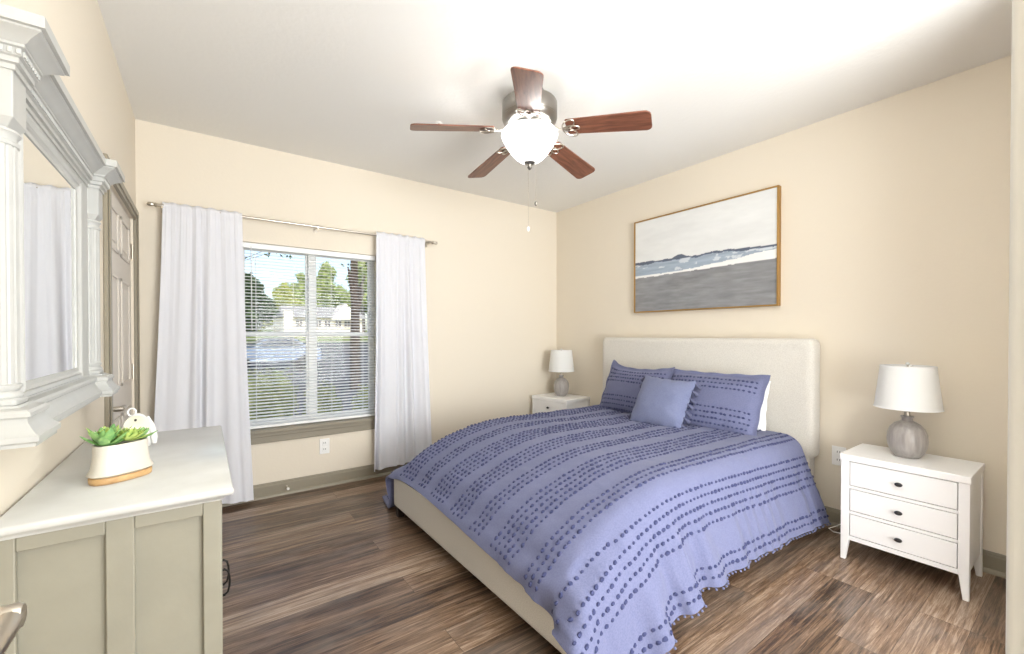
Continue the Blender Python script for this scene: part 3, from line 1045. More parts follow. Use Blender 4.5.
# soft quilting and creases
UU, VV2 = np.meshgrid(us2, vs2, indexing='ij')
wr = fbm(UU + 3, VV2 + 3, 3.0, 5.0, 31, 3) * .007 + fbm(UU + 3, VV2 + 3, 9, 4, 41, 3) * .0035 + fbm(UU + 3, VV2 + 3, 14, 11, 51, 3) * .0035
hang2 = np.clip((.45 - P2[..., 2]) / .12, 0, 1) * (P2[..., 1] < BY0 + .06)
wr = wr + hang2 * (.0045 * np.sin(UU * 62 + 2.2 * np.sin(VV2 * 7) + 3 * np.sin(UU * 9)) + .006 * np.sin(UU * 23 + 2 * np.sin(UU * 5)))
P2 = P2 + N2 * wr[..., None]
N2s = normals(P2)
if N2s[5, N2s.shape[1] // 2, 2] < 0: N2s = -N2s
rows = []
y = -DW / 2 + .035
pat = [(2, .036), (5, .036), (3, .036), (5, .036), (3, .036), (4, .036), (5, .036), (3, .036), (5, .036), (3, .036), (5, .036), (2, .036)]
gaps = [.13, .105, .105, .105, .105, .105, .105, .105, .105, .105, .12, .1]
for (n_, s_), g_ in zip(pat, gaps):
    for k in range(n_):
        rows.append(y); y += s_
    y += g_ - s_
rows = [r for r in rows if r < DW / 2 - .03]
mb = MB().grid(P2, 0)
# underside so the quilt has body
mb.grid((P2 - N2s * .012)[::-1], 0)
n_u, n_v = P2.shape[:2]
for e in (np.stack([P2[0], (P2 - N2s * .012)[0]]), np.stack([(P2 - N2s * .012)[-1], P2[-1]]), np.stack([(P2 - N2s * .012)[:, 0], P2[:, 0]]), np.stack([P2[:, -1], (P2 - N2s * .012)[:, -1]])):
    mb.grid(e, 0)
dots(mb, P2, N2s, us2, vs2, rows, .0285, .0084, 1)
duvet = mb.build('duvet', [M['duvet'], M['tuft']], smooth=70, fix=False)
tag(duvet, 'periwinkle duvet with rows of tufted dots spread over the bed', 'duvet')
# little pompoms along the near and far hems
for j in (0, n_v - 1):
    pm = MB()
    for i in range(2, n_u - 2):
        if i % 2: continue
        p = P2[i, j]; out = P2[i, j] - P2[i, j + (2 if j == 0 else -2)]; out = out / np.linalg.norm(out)
        p = p + out * .007
        pm.lathe(p, [(.001, -.0055), (.0048, -.003), (.0058, 0), (.0048, .003), (.001, .0055)], 6)
    pm.build('pompom_trim', M['duvet'], duvet, smooth=70)['label'] = 'pompom edging along the duvet hem'


# ------------------------------------------------------------------ pillows
def pillow_surf(w, h, t, nu=56, nv=44, flange=0, pinch=.0, seed=0):
    u = np.linspace(-1, 1, nu)[:, None]; v = np.linspace(-1, 1, nv)[None, :]
    # pointed corners, slightly hollow sides
    x = w / 2 * u * (1 - pinch * (1 - v ** 2) ** 1.0 * np.abs(u))
    y = h / 2 * v * (1 - pinch * 1.2 * (1 - u ** 2) * np.abs(v))
    inner_u = np.clip(np.abs(u) * (w / 2) / (w / 2 - flange), 0, 1); inner_v = np.clip(np.abs(v) * (h / 2) / (h / 2 - flange), 0, 1)
    prof = np.maximum((1 - inner_u ** 2.6), 0) ** .55 * np.maximum((1 - inner_v ** 2.4), 0) ** .6
    wr = fbm(x + 2 + seed, y + 2, 7, 9, 60 + seed, 3) * .010
    z = t / 2 * prof + wr * np.minimum(prof * 2.5, 1) + .0015
    # edge ripple
    rip = .006 * np.sin(u * 14 + seed) * (np.abs(v) ** 8) + .005 * np.sin(v * 11 + seed) * (np.abs(u) ** 8)
    return np.stack(np.broadcast_arrays(x + 0 * v, y + 0 * u, z + rip), -1), np.stack(np.broadcast_arrays(x + 0 * v, y + 0 * u, -z * .9 + rip), -1)


def basis(center, lean, yaw, roll):
    """local x: width (towards -y of the room), local y: up the pillow, local z: facing the foot of the bed"""
    ez = Vector((-math.cos(lean) * math.cos(yaw), -math.cos(lean) * math.sin(yaw), math.sin(lean)))
    ex = Vector((math.sin(yaw), -math.cos(yaw), 0))
    ey = ez.cross(ex)
    c, s = math.cos(roll), math.sin(roll)
    ex, ey = ex * c + ey * s, ey * c - ex * s
    return np.array([ex, ey, ez]), np.array(center)


def pillow(name, w, h, t, center, lean, yaw, roll, m, label, cat='pillow', group=None, rows=None, flange=0, seed=0, sag=0, pinch=.04, tip=None):
    A, B = pillow_surf(w, h, t, flange=flange, pinch=pinch, seed=seed)
    if tip is not None:   # lift one corner into a point
        for S in (A, B):
            du = np.exp(-(((S[..., 0] / (w / 2)) - tip[0]) / .25) ** 2 - (((S[..., 1] / (h / 2)) - 1) / .35) ** 2)
            S[..., 1] += tip[1] * du
            S[..., 0] += tip[2] * du
    if sag:
        for S in (A, B):
            S[..., 1] -= sag * (1 - (S[..., 0] / (w / 2)) ** 2) * np.clip(S[..., 1] / (h / 2), 0, 1)
    Bs, c = basis(center, lean, yaw, roll)
    Aw = A @ Bs + c; Bw = B @ Bs + c
    mb = MB().grid(Aw).grid(Bw[::-1])
    for e in (np.stack([Aw[0], Bw[0]]), np.stack([Bw[-1], Aw[-1]]), np.stack([Bw[:, 0], Aw[:, 0]]), np.stack([Aw[:, -1], Bw[:, -1]])):
        mb.grid(e)
    if rows is not None:
        N = normals(Aw)
        if (N[20, 20] * Bs[2]).sum() < 0: N = -N
        dots(mb, Aw, N, np.linspace(-w / 2, w / 2, Aw.shape[0]), np.linspace(-h / 2, h / 2, Aw.shape[1]), rows, .027, .0074, 1, umargin=.03)
    o = mb.build(name, m, smooth=75, fix=False)
    tag(o, label, cat, group)
    return o, Aw, Bs


pillow('sleeping_pillow', .64, .36, .13, (2.895, 1.565, .695), R(10), 0, R(0), [M['white_cotton']], 'white pillow peeking out behind the near tufted pillow', rows=None, seed=4)
pillow('pillow_sham', .68, .45, .15, (2.735, 1.55, .715), R(27), R(2), R(0), [M['duvet'], M['tuft']], 'periwinkle tufted pillow nearest the large lamp nightstand', rows=[.16, .125, .09, -.05, -.085, -.12, -.155], flange=.03, seed=2)
pillow('pillow_sham', .66, .45, .15, (2.76, 2.19, .722), R(22), R(-5), R(0), [M['duvet'], M['tuft']], 'periwinkle tufted pillow nearest the window side lamp', rows=[.165, .13, .095, .06, -.07, -.105, -.14, -.175], flange=.03, seed=5, sag=.03, tip=(-1, .028, .015))
sq, SA, SB = pillow('square_pillow', .385, .375, .15, (2.55, 1.785, .70), R(30), R(6), R(-3), [M['square_pillow']], 'plain periwinkle square pillow with tassel edges in front of the tufted pillows', seed=8, pinch=.05)
nn_u, nn_v = SA.shape[:2]
for side in (0, nn_u - 1):
    tb = MB()
    for j in np.linspace(2, nn_v - 3, 8).astype(int):
        p = SA[side, j]; out = SA[side, j] - SA[side + (3 if side == 0 else -3), j]; out[2] -= .012; out = out / np.linalg.norm(out)
        q = [p - out * .004, p + out * .006, p + out * .012, p + out * .046]
        tb.tube([tuple(i) for i in q], [.003, .009, .007, .017], 8)
    tb.build('tassel_trim', M['tassel'], sq, smooth=50)['label'] = 'grey blue tassels along the pillow side'


# ------------------------------------------------------------------ nightstands
def nightstand(x0, y0, label):
    x1, y1 = x0 + .35, y0 + .465
    H = .548
    t = thing('nightstand', ((x0 + x1) / 2, (y0 + y1) / 2, 0), label, 'nightstand')
    MB().box((x0 - .004, y0 - .004, H - .034), (x1, y1 + .004, H)).build('top', M['white_paint'], t, bevel=.003)
    b = MB()
    b.box((x0 + .03, y0 + .004, .115), (x1 - .008, y0 + .020, H - .034)); b.box((x0 + .03, y1 - .020, .115), (x1 - .008, y1 - .004, H - .034))
    b.box((x1 - .014, y0 + .02, .115), (x1 - .006, y1 - .02, H - .034)); b.box((x0 + .03, y0 + .02, .115), (x1 - .014, y1 - .02, .13))
    zr = [(.105, .128), (.243, .258), (.373, .388)]
    for za, zb in zr: b.box((x0 + .004, y0 + .03, za), (x0 + .03, y1 - .03, zb))
    b.build('carcass', M['white_paint'], t, bevel=.0015)
    for cx, cy, fx3, fy3 in ((x0, y0, 1, 1), (x0, y1 - .036, 1, 0), (x1 - .036, y0, 0, 1), (x1 - .036, y1 - .036, 0, 0)):
        w = .036
        top = [(cx, cy), (cx + w, cy), (cx + w, cy + w), (cx, cy + w)]
        # tapers on the inner faces below the case
        tw = .020
        bx = cx if fx3 else cx + w - tw; by = cy if fy3 else cy + w - tw
        bot = [(bx, by), (bx + tw, by), (bx + tw, by + tw), (bx, by + tw)]
        MB().loft([[(*p, 0) for p in bot], [(*p, .125) for p in top], [(*p, H - .034) for p in top]]).build('leg', M['white_paint'], t, smooth=0, bevel=.002)
    for za, zb in ((.131, .240), (.261, .370), (.391, .511)):
        d = MB().box((x0 + .002, y0 + .039, za), (x0 + .02, y1 - .039, zb)).build('drawer', M['white_paint'], t, bevel=.002)
        zc = (za + zb) / 2
        k = MB().lathe((x0 + .002, (y0 + y1) / 2, zc), [(.004, 0), (.004, -.010), (.008, -.013), (.0135, -.018), (.0135, -.022), (.006, -.026)], 16, axis='x', sx=1.1, sy=.75)
        k.build('knob', M['dark_metal'], d)
    # dark panel that paints the shade seen in the gaps between drawer fronts
    MB().box((x0 + .022, y0 + .03, .115), (x0 + .03, y1 - .03, H - .036)).build('gap_shade_panel', M['slot'], t, smooth=0)
    return t


ns = nightstand(2.700, .342, 'white three-drawer nightstand on the doorway side of the bed')
nsL = dup(ns, (2.93, 3.225, 0), 'white three-drawer nightstand in the corner by the window')
nsL.rotation_euler = (0, 0, R(6))


def table_lamp(x, y, z, label, squash=1):
    t = thing('table_lamp', (x, y, z), label, 'table lamp')
    prof = [(.046, 0), (.050, .003), (.064, .019), (.076, .046), (.0795, .073), (.077, .100), (.067, .124), (.050, .141), (.032, .150), (.022, .154), (.021, .166), (.026, .169), (.026, .174), (.010, .176)]
    pr = [(r, z + h * 1.19) for r, h in prof]
    MB().lathe((x, y, 0), pr, 40).build('lamp_body', M['lamp_base'], t, smooth=60)
    MB().lathe((x, y, 0), [(.012, z + .206), (.012, z + .228), (.006, z + .23), (.004, z + .25), (.004, z + .468), (.002, z + .469)], 14).build('stem', M['nickel'], t)
    zs0, zs1, r0, r1 = z + .246, z + .462, .131, .107
    n = 48
    b = MB()
    pr = [(r0, zs0), (r1, zs1), (r1 - .002, zs1), (r0 - .002, zs0), (r0, zs0)]
    b.lathe((x, y, 0), pr, n, caps=False)
    sh = b.build('lamp_shade', M['shade'], t, smooth=60)
    for r, zz in ((r0, zs0 + .003), (r1, zs1 - .003)):
        MB().tube([(x + r * math.cos(a), y + r * math.sin(a), zz) for a in np.linspace(0, 2 * PI, 40, endpoint=False)], .0026, 6, closed=True).build('shade_rim', M['white_cotton'], sh)
    b = MB()
    for a in (0, 2.094, 4.189):
        b.tube([(x, y, zs1 - .012), (x + (r1 - .003) * math.cos(a), y + (r1 - .003) * math.sin(a), zs1 - .004)], .0015, 5)
    b.build('shade_spider', M['nickel'], sh)
    MB().lathe((x, y, 0), [(.004, zs1 + .002), (.009, zs1 + .006), (.008, zs1 + .012), (.003, zs1 + .017)], 12).build('finial', M['acrylic'], t)
    return t


lampR = table_lamp(2.895, .588, .548, 'grey ceramic lamp with white shade nearest the doorway')
lampL = dup(lampR, (2.965, 3.255, .548), 'grey ceramic lamp with white shade in the corner by the window')
b = MB().tube([(2.96, .61, .556), (3.03, .64, .553), (3.098, .66, .555), (3.112, .70, .42), (3.10, .78, .20), (3.08, .86, .09), (3.05, .93, .03), (3.02, .96, .012), (3.0, .93, .008), (3.02, .87, .008), (3.06, .82, .008)], .003, 8)
b.build('power_cord', M['cord'], lampR)

# ------------------------------------------------------------------ dresser
dx0, dx1, dy0, dy1, dz = XL + .006, .031, 1.245, 2.068, .80
dr = thing('dresser', ((dx0 + dx1) / 2, (dy0 + dy1) / 2, 0), 'grey green painted dresser with white top under the mirror', 'dresser')
tp = [(0, dz - .032), (.003, dz - .032), (.006, dz - .025), (.013, dz - .021), (.022, dz - .018), (.025, dz - .012), (.025, dz - .005), (.021, dz)]
b = MB()
path = [(dx0, dy0), (dx1, dy0), (dx1, dy1), (dx0, dy1)]
rg_ = []
for o_, z_ in tp + [(-.3, dz)]:
    pass
rings = []
for o_, z_ in tp:
    rings.append([(dx0, dy0 - o_, z_), (dx1 + o_, dy0 - o_, z_), (dx1 + o_, dy1 + o_, z_), (dx0, dy1 + o_, z_)])
b.loft(rings).build('top', M['dresser_top'], dr, smooth=60)
b = MB()
b.box((dx0, dy0 + .014, .05), (dx1 - .02, dy1 - .014, dz - .032))
b.build('carcass', M['dresser_body'], dr, smooth=0)
px_ = [dx0, -.302, -.173, -.126, -.004, dx1]
pz_t, pz_b = .738, .135
for yy0, yy1 in ((dy0, dy0 + .015), (dy1 - .015, dy1)):
    b = MB()
    for xa, xb in ((px_[0], px_[1]), (px_[2], px_[3]), (px_[4], px_[5])):
        b.box((xa, yy0, .0), (xb, yy1, dz - .032))
    for xa, xb in ((px_[1], px_[2]), (px_[3], px_[4])):
        b.box((xa, yy0, pz_t), (xb, yy1, dz - .032)); b.box((xa, yy0, .05), (xb, yy1, pz_b))
    b.build('side_panel', M['dresser_body'], dr, bevel=.0025)
b = MB()
for ya, yb in ((dy0 + .015, dy0 + .05), (dy1 - .05, dy1 - .015)): b.box((dx1 - .02, ya, 0), (dx1, yb, dz - .032))
for za, zb in ((.05, .09), (.745, .768)): b.box((dx1 - .02, dy0 + .05, za), (dx1, dy1 - .05, zb))
b.build('face_frame', M['dresser_body'], dr, bevel=.002)
ym = (dy0 + dy1) / 2
for ya, yb, yp in ((dy0 + .053, ym - .002, ym - .035), (ym + .002, dy1 - .053, ym + .035)):
    b = MB().box((dx1 - .018, ya, .093), (dx1 - .006, yb, .742))
    for p, q in (((ya, .093), (ya + .06, .742)), ((yb - .06, .093), (yb, .742)), ((ya + .06, .093), (yb - .06, .155)), ((ya + .06, .68), (yb - .06, .742))):
        b.box((dx1 - .018, p[0], p[1]), (dx1 + .004, q[0], q[1]))
    d = b.build('door', M['dresser_body'], dr, bevel=.003)
    k = MB()
    for s_ in (-.04, .04):
        k.lathe((dx1 + .004, yp, .385 + s_), [(.008, 0), (.008, .003), (.004, .005), (.004, .016)], 12, axis='x')
    k.tube([(dx1 + .018, yp, .345), (dx1 + .027, yp, .352), (dx1 + .031, yp, .37), (dx1 + .032, yp, .385), (dx1 + .031, yp, .40), (dx1 + .027, yp, .418), (dx1 + .018, yp, .425)], .003, 8)
    k.build('pull', M['black_iron'], d)

# ------------------------------------------------------------------ mirror with columns
mr = thing('wall_mirror', (XL, 1.66, .945), 'ornate antique white mirror with fluted columns on the left wall', 'mirror')
A0, A1, B0, B1 = 1.217, 1.293, 2.03, 2.106     # plinth y ranges
p0, p1 = .046, .018
pathm = [(XL, A0), (XL + p0, A0), (XL + p0, A1), (XL + p1, A1), (XL + p1, B0), (XL + p0, B0), (XL + p0, B1), (XL, B1)]
# path travels +y along the wall; outward is to its right (+x)
cz = 1.672
corn = [(0, cz - .004), (.004, cz - .004), (.004, cz + .006), (.010, cz + .008), (.010, cz + .018), (.015, cz + .020), (.015, cz + .034),
        (.020, cz + .036), (.020, cz + .041), (.024, cz + .043), (.030, cz + .050), (.040, cz + .057), (.047, cz + .061), (.047, cz + .065), (.054, cz + .066), (.054, cz + .088), (0, cz + .088)]
MB().sweep(pathm, corn).build('cornice', M['mirror_frame'], mr, smooth=30)
# rope beads under the cornice
b = MB()
def beads(xf, ya, yb, z):
    n = int((yb - ya) / .0115)
    for k in range(n):
        yc = ya + (k + .5) * (yb - ya) / n
        b.box((xf, yc - .0036, z - .0055), (xf + .0035, yc + .0036, z + .0055))
for args in ((XL + p0 + .015, B0 - .012, B1 + .012, cz + .027), (XL + p1 + .015, A1 + .02, B0 - .02, cz + .027)):
    beads(*args)
    b.build('rope_beading', M['mirror_frame'], mr, bevel=.001)
    b = MB()
beads(XL + p0 + .015, A0 - .012, A1 + .012, cz + .027)
for xa in np.arange(XL + .008, XL + p0 + .012, .0115):
    b.box((xa, A0 - .0185, cz + .0215), (xa + .007, A0 - .015, cz + .0325))
b.build('rope_beading', M['mirror_frame'], mr, bevel=.001)
bz = 1.03
base = [(0, bz), (.004, bz), (.006, bz - .004), (.020, bz - .008), (.024, bz - .013), (.024, bz - .020), (.019, bz - .024), (.019, bz - .030), (.022, bz - .036), (.028, bz - .046), (.034, bz - .053), (.038, bz - .056), (.038, bz - .066), (.033, bz - .070), (.033, bz - .076), (0, bz - .078)]
MB().sweep(pathm, base[::-1]).build('base_shelf', M['mirror_frame'], mr, smooth=30)
# backboard and frieze between the columns
MB().box((XL + .001, A0 + .004, bz - .05), (XL + .014, B1 - .004, cz + .05)).build('backboard', M['mirror_frame'], mr)
gy0, gy1, gz0, gz1 = 1.375, 1.868, 1.062, 1.616
b = MB()
yy0, yy1 = A1 - .02, B0 + .02
for ya, yb, za, zb in ((yy0, gy0, bz, cz), (gy1, yy1, bz, cz), (gy0, gy1, gz1, cz), (gy0, gy1, bz, gz0)):
    b.box((XL + .010, ya, za), (XL + p1, yb, zb))
b.build('frieze', M['mirror_frame'], mr)
# moulding round the glass
b = MB()
mp = [(0, .002), (.010, .006), (.016, .014), (.022, .010), (.030, .014), (.036, .006), (.040, .0)]
prev = []
corners = [(gy0, gz0), (gy1, gz0), (gy1, gz1), (gy0, gz1)]
rings = []
for (y_, z_), (sy, sz) in zip(corners, ((-1, -1), (1, -1), (1, 1), (-1, 1))):
    rings.append([(XL + p1 - .006 + d_, y_ + sy * o_, z_ + sz * o_) for o_, d_ in mp])
rings.append(rings[0])
b.loft(rings, closed=True, caps=False)
b.build('glass_moulding', M['mirror_frame'], mr, smooth=35)
MB().box((XL + .013, gy0 - .004, gz0 - .004), (XL + .0155, gy1 + .004, gz1 + .004)).build('mirror_glass', M['mirror'], mr, smooth=0)
for ya, yb in ((A0, A1), (B0, B1)):
    yc = (ya + yb) / 2
    rc = .036
    xc = XL + .012
    # plinth block under the cornice, chamfered at the bottom
    b = MB().loft([[(XL + .004, ya + .012, 1.560), (XL + p0 - .012, ya + .012, 1.560), (XL + p0 - .012, yb - .012, 1.560), (XL + .004, yb - .012, 1.560)],
                   [(XL + .004, ya, 1.580), (XL + p0, ya, 1.580), (XL + p0, yb, 1.580), (XL + .004, yb, 1.580)],
                   [(XL + .004, ya, cz + .002), (XL + p0, ya, cz + .002), (XL + p0, yb, cz + .002), (XL + .004, yb, cz + .002)]])
    cl = b.build('column', M['mirror_frame'], mr, smooth=0, bevel=.002)
    # fluted shaft
    n = 64
    rings = []
    for z_ in (1.062, 1.534):
        ring = []
        for i in range(n):
            a = 2 * PI * i / n
            r_ = rc * (.94 - .055 * max(0, math.cos(a * 16)))
            ring.append((xc + r_ * math.cos(a) * .9, yc + r_ * math.sin(a), z_))
        rings.append(ring)
    MB().loft(rings).build('fluted_shaft', M['mirror_frame'], cl, smooth=25)
    MB().lathe((xc, yc, 0), [(.030, 1.528), (.036, 1.532), (.037, 1.538), (.033, 1.542), (.034, 1.550), (.039, 1.556), (.036, 1.562)], 32, sx=.9).build('capital', M['mirror_frame'], cl)
    MB().lathe((xc, yc, 0), [(.036, 1.040), (.039, 1.046), (.036, 1.053), (.032, 1.056), (.037, 1.062), (.037, 1.068), (.030, 1.072)], 32, sx=.9).build('foot_ring', M['mirror_frame'], cl)
    MB().box((XL + .004, ya + .001, bz - .004), (XL + p0, yb - .001, 1.043)).build('foot_block', M['mirror_frame'], cl, bevel=.006)

# ------------------------------------------------------------------ planter and ornament on the dresser
pl = thing('succulent_planter', (-.172, 1.462, dz), 'oval cream planter of green succulents on a wooden tray on the dresser', 'planter')
pa = math.atan2(.072, .112)
def oval(a_, b_, z_, n=48, pw=2.5):
    out = []
    a_ *= .83; b_ *= .92
    for i in range(n):
        t_ = 2 * PI * i / n
        c_, s_ = math.cos(t_), math.sin(t_)
        x_ = a_ * math.copysign(abs(c_) ** (2 / pw), c_); y_ = b_ * math.copysign(abs(s_) ** (2 / pw), s_)
        out.append((-.172 + x_ * math.cos(pa) - y_ * math.sin(pa), 1.462 + x_ * math.sin(pa) + y_ * math.cos(pa), z_))
    return out
MB().loft([oval(.073, .037, dz + .001), oval(.075, .039, dz + .003), oval(.076, .040, dz + .015), oval(.074, .038, dz + .017)]).build('tray', M['tray_wood'], pl, smooth=50)
MB().loft([oval(.070, .036, dz + .017), oval(.080, .042, dz + .022), oval(.079, .041, dz + .026), oval(.071, .036, dz + .038), oval(.066, .034, dz + .07), oval(.066, .034, dz + .094), oval(.063, .031, dz + .094), oval(.062, .030, dz + .082)], caps=True).build('pot', M['planter'], pl, smooth=50)
MB().loft([oval(.0615, .030, dz + .080), oval(.061, .0295, dz + .085)]).build('moss', M['soil'], pl)


def rosette(cx, cy, cz_, n, ln, wd, m, up0, up1, seed, name='succulent'):
    rg = np.random.default_rng(seed)
    b = MB()
    for k in range(n):
        f = k / n
        a = k * 2.39996 + rg.normal(0, .15)
        el = up0 + (up1 - up0) * f + rg.normal(0, .08)
        L_ = ln * (1 - .45 * f) * rg.uniform(.85, 1.1)
        d = Vector((math.cos(a) * math.cos(el), math.sin(a) * math.cos(el), math.sin(el)))
        sd = Vector((-math.sin(a), math.cos(a), 0)); up = d.cross(sd) * -1
        rings = []
        for t_, w_ in ((0, .35), (.25, .7), (.55, 1), (.8, .75), (.95, .3), (1, .05)):
            p = Vector((cx, cy, cz_)) + d * (L_ * t_) + Vector((0, 0, 1)) * (L_ * .22 * t_ * t_)
            rings.append([tuple(p + sd * (wd * w_ * c_) + up * (wd * .38 * w_ * s_)) for c_, s_ in ((1, .15), (.5, .6), (-.5, .6), (-1, .15), (-.5, -.5), (.5, -.5))])
        b.loft(rings)
    return b.build(name, m, pl, smooth=60)


def on(x_, y_): return (-.172 + x_ * math.cos(pa) - y_ * math.sin(pa), 1.462 + x_ * math.sin(pa) + y_ * math.cos(pa))
rosette(*on(-.030, 0), dz + .088, 20, .062, .0115, M['leaf'], .25, 1.25, 1)
rosette(*on(.012, -.008), dz + .094, 36, .044, .0075, M['leaf2'], .15, 1.35, 2)
rosette(*on(.044, .004), dz + .092, 14, .036, .008, M['leaf'], .4, 1.4, 3)
rosette(*on(-.022, .02), dz + .092, 12, .055, .009, M['leaf2'], .5, 1.2, 4)

orn = thing('ceramic_ornament', (-.178, 1.84, dz), 'small white ceramic ornament with loop on top behind the succulent planter', 'ornament')
ox, oy = -.178, 1.84
b = MB().lathe((ox, oy, 0), [(.040, dz), (.047, dz + .004), (.050, dz + .02), (.049, dz + .045), (.045, dz + .07), (.036, dz + .09), (.022, dz + .104), (.008, dz + .11)], 32, sx=.8, sy=.8)
b.build('body', M['ornament'], orn, smooth=60)
# rounded front flap with a hole, leaning on the body
rings = []
fd = Vector((.12, -.99, 0)).normalized(); sd = Vector((fd.y, -fd.x, 0)) * -1
def flap(o_):
    out = []
    for i in range(28):
        t_ = 2 * PI * i / 28
        u_ = .033 * math.cos(t_); v_ = .034 * math.sin(t_)
        v_ = v_ * (.8 if v_ < 0 else 1)
        p = Vector((ox, oy, dz + .077)) + sd * u_ + fd * (.046 - v_ * .75 - (u_ * u_) * 6 + o_) + Vector((0, 0, v_ * .85))
        out.append(tuple(p))
    return out
MB().loft([flap(0), flap(.004)]).build('flap', M['tag'], orn, smooth=50)
MB().lathe((ox + .0, oy - .034, dz + .094), [(.0035, 0), (.0035, -.004)], 10, axis='y').build('hole', M['slot'], orn)
MB().tube([(ox - .012 + .010 * math.cos(a), oy - .004, dz + .116 + .012 * math.sin(a)) for a in np.linspace(0, 2 * PI, 20, endpoint=False)], .0026, 8, closed=True).build('loop', M['ornament'], orn)
b = MB().tube([(ox + .026, oy - .012, dz + .098), (ox + .038, oy - .018, dz + .07), (ox + .045, oy - .022, dz + .035), (ox + .045, oy - .022, dz + .012)], [.006, .008, .009, .006], 10)
b.build('strap', M['ornament'], orn)

# ------------------------------------------------------------------ outdoors
def ground(y): return -.25 + (y - 4) * .028
gm = np.zeros((2, 2, 3))
def gplane(name, x0, x1, y0, y1, m, dz_=0):
    b = MB().add([(x0, y0, ground(y0) + dz_), (x1, y0, ground(y0) + dz_), (x1, y1, ground(y1) + dz_), (x0, y1, ground(y1) + dz_)], [(0, 1, 2, 3)])
    return struct(b.build(name, m, smooth=0, fix=False))
gplane('ground_lawn', -30, 60, YW + .16, 95, M['lawn'])
gplane('ground_asphalt', -30, 60, 6.3, 34, M['asphalt'], .02)


def leaf_cloud(b, blobs, n, size, seed, mi=0):
    rg = np.random.default_rng(seed)
    V, F = [], []
    k = 0
    tot = sum(r[3] * r[4] * r[5] for r in blobs) if len(blobs[0]) > 4 else sum(r[3] ** 2 for r in blobs)
    for bl_ in blobs:
        c = np.array(bl_[:3]); rad = np.array(bl_[3:6]) if len(bl_) > 4 else np.array([bl_[3]] * 3)
        m_ = int(n * (np.prod(rad) if len(bl_) > 4 else rad[0] ** 2) / tot)
        d = rg.normal(size=(m_, 3)); d /= np.linalg.norm(d, axis=1, keepdims=True)
        rr = rg.uniform(.55, 1.02, (m_, 1)) ** .6
        p = c + d * rr * rad
        a = rg.normal(size=(m_, 3)); a /= np.linalg.norm(a, axis=1, keepdims=True)
        e = np.cross(a, rg.normal(size=(m_, 3))); e /= np.linalg.norm(e, axis=1, keepdims=True)
        s = size * rg.uniform(.6, 1.4, (m_, 1))
        q = np.stack([p - a * s, p + e * s * .5, p + a * s, p - e * s * .5], 1).reshape(-1, 3)
        V.append(q)
        F += [(k + 4 * i, k + 4 * i + 1, k + 4 * i + 2, k + 4 * i + 3) for i in range(m_)]
        k += 4 * m_
    b.add(np.concatenate(V), F, mi)


def core(b, blobs, seed, mi=0):
    """lumpy inner masses that carry the leaves"""
    for q, bl_ in enumerate(blobs):
        c = bl_[:3]; rad = bl_[3:6] if len(bl_) > 4 else [bl_[3]] * 3
        nn, mm = 14, 9
        G = np.zeros((nn + 1, mm, 3))
        for i in range(nn + 1):
            for j in range(mm):
                a = 2 * PI * i / nn; t_ = PI * j / (mm - 1)
                d = Vector((math.cos(a) * math.sin(t_), math.sin(a) * math.sin(t_), math.cos(t_)))
                w = .74 + .34 * noise.noise(d * 2.6 + Vector((seed + q, 0, 0)))
                G[i, j] = (c[0] + d.x * rad[0] * w, c[1] + d.y * rad[1] * w, c[2] + d.z * rad[2] * w)
        b.grid(G, mi)


def bush(x, y, rx, ry, h, label, seed, group=None):
    g = ground(y)
    t = thing('hedge_bush', (x, y, g), label, 'bush', group)
    rg = np.random.default_rng(seed)
    bl_ = []
    for k in range(7):
        bl_.append((x + rg.uniform(-.6, .6) * rx, y + rg.uniform(-.5, .5) * ry, g + h * rg.uniform(.45, .62), rx * .55, ry * .6, h * .42))
    b = MB(); core(b, bl_, seed); leaf_cloud(b, bl_, 2600, .022, seed)
    b.build('foliage', M['hedge'], t, smooth=0, fix=False)
    b = MB()
    for k in range(5):
        b.tube([(x, y, g), (x + rg.uniform(-.4, .4) * rx, y + rg.uniform(-.3, .3) * ry, g + h * .5)], .012, 6)
    b.build('stem', M['bark'], t)


bush(.42, 5.5, .42, .35, 1.02, 'clipped yellow green bush outside the left window pane', 21)
bush(1.16, 5.6, .28, .33, .80, 'clipped yellow green bush outside behind the window mullion', 22)
bush(1.84, 5.5, .33, .33, .76, 'clipped yellow green bush outside the right window pane', 23)


def tree(x, y, h, r, m, label, seed, trunk_h=None, lean=0, blobs=None, n=7000, leaf=.17, tr=None, solid=True):
    g = ground(y)
    t = thing('tree', (x, y, g), label, 'tree')
    rg = np.random.default_rng(seed)
    if blobs is None:
        blobs = []
        for k in range(20):
            f = rg.uniform(0, 1)
            rr = r * (1 - .5 * f) * rg.uniform(.38, .66)
            a = rg.uniform(0, 2 * PI)
            d = r * (1 - .8 * f) * rg.uniform(.1, .75)
            blobs.append((x + math.cos(a) * d, y + math.sin(a) * d, g + h * (.30 + .58 * f), rr, rr, rr * 1.1))
    b = MB()
    if solid: core(b, blobs, seed)
    leaf_cloud(b, blobs, n, leaf, seed)
    b.build('foliage', m, t, smooth=0, fix=False)
    tr = tr or h * .03
    b = MB().tube([(x, y, g - .05), (x + lean * .3, y, g + h * .3), (x + lean, y, g + h * .7)], [tr, tr * .8, tr * .4], 9)
    for k in range(4):
        q = blobs[k % len(blobs)]
        b.tube([(x + lean * .4, y, g + h * .35), ((x + q[0]) / 2 + lean * .3, (y + q[1]) / 2, g + h * .5), q[:3]], [tr * .5, tr * .35, tr * .15], 7)
    b.build('trunk', M['bark'], t)


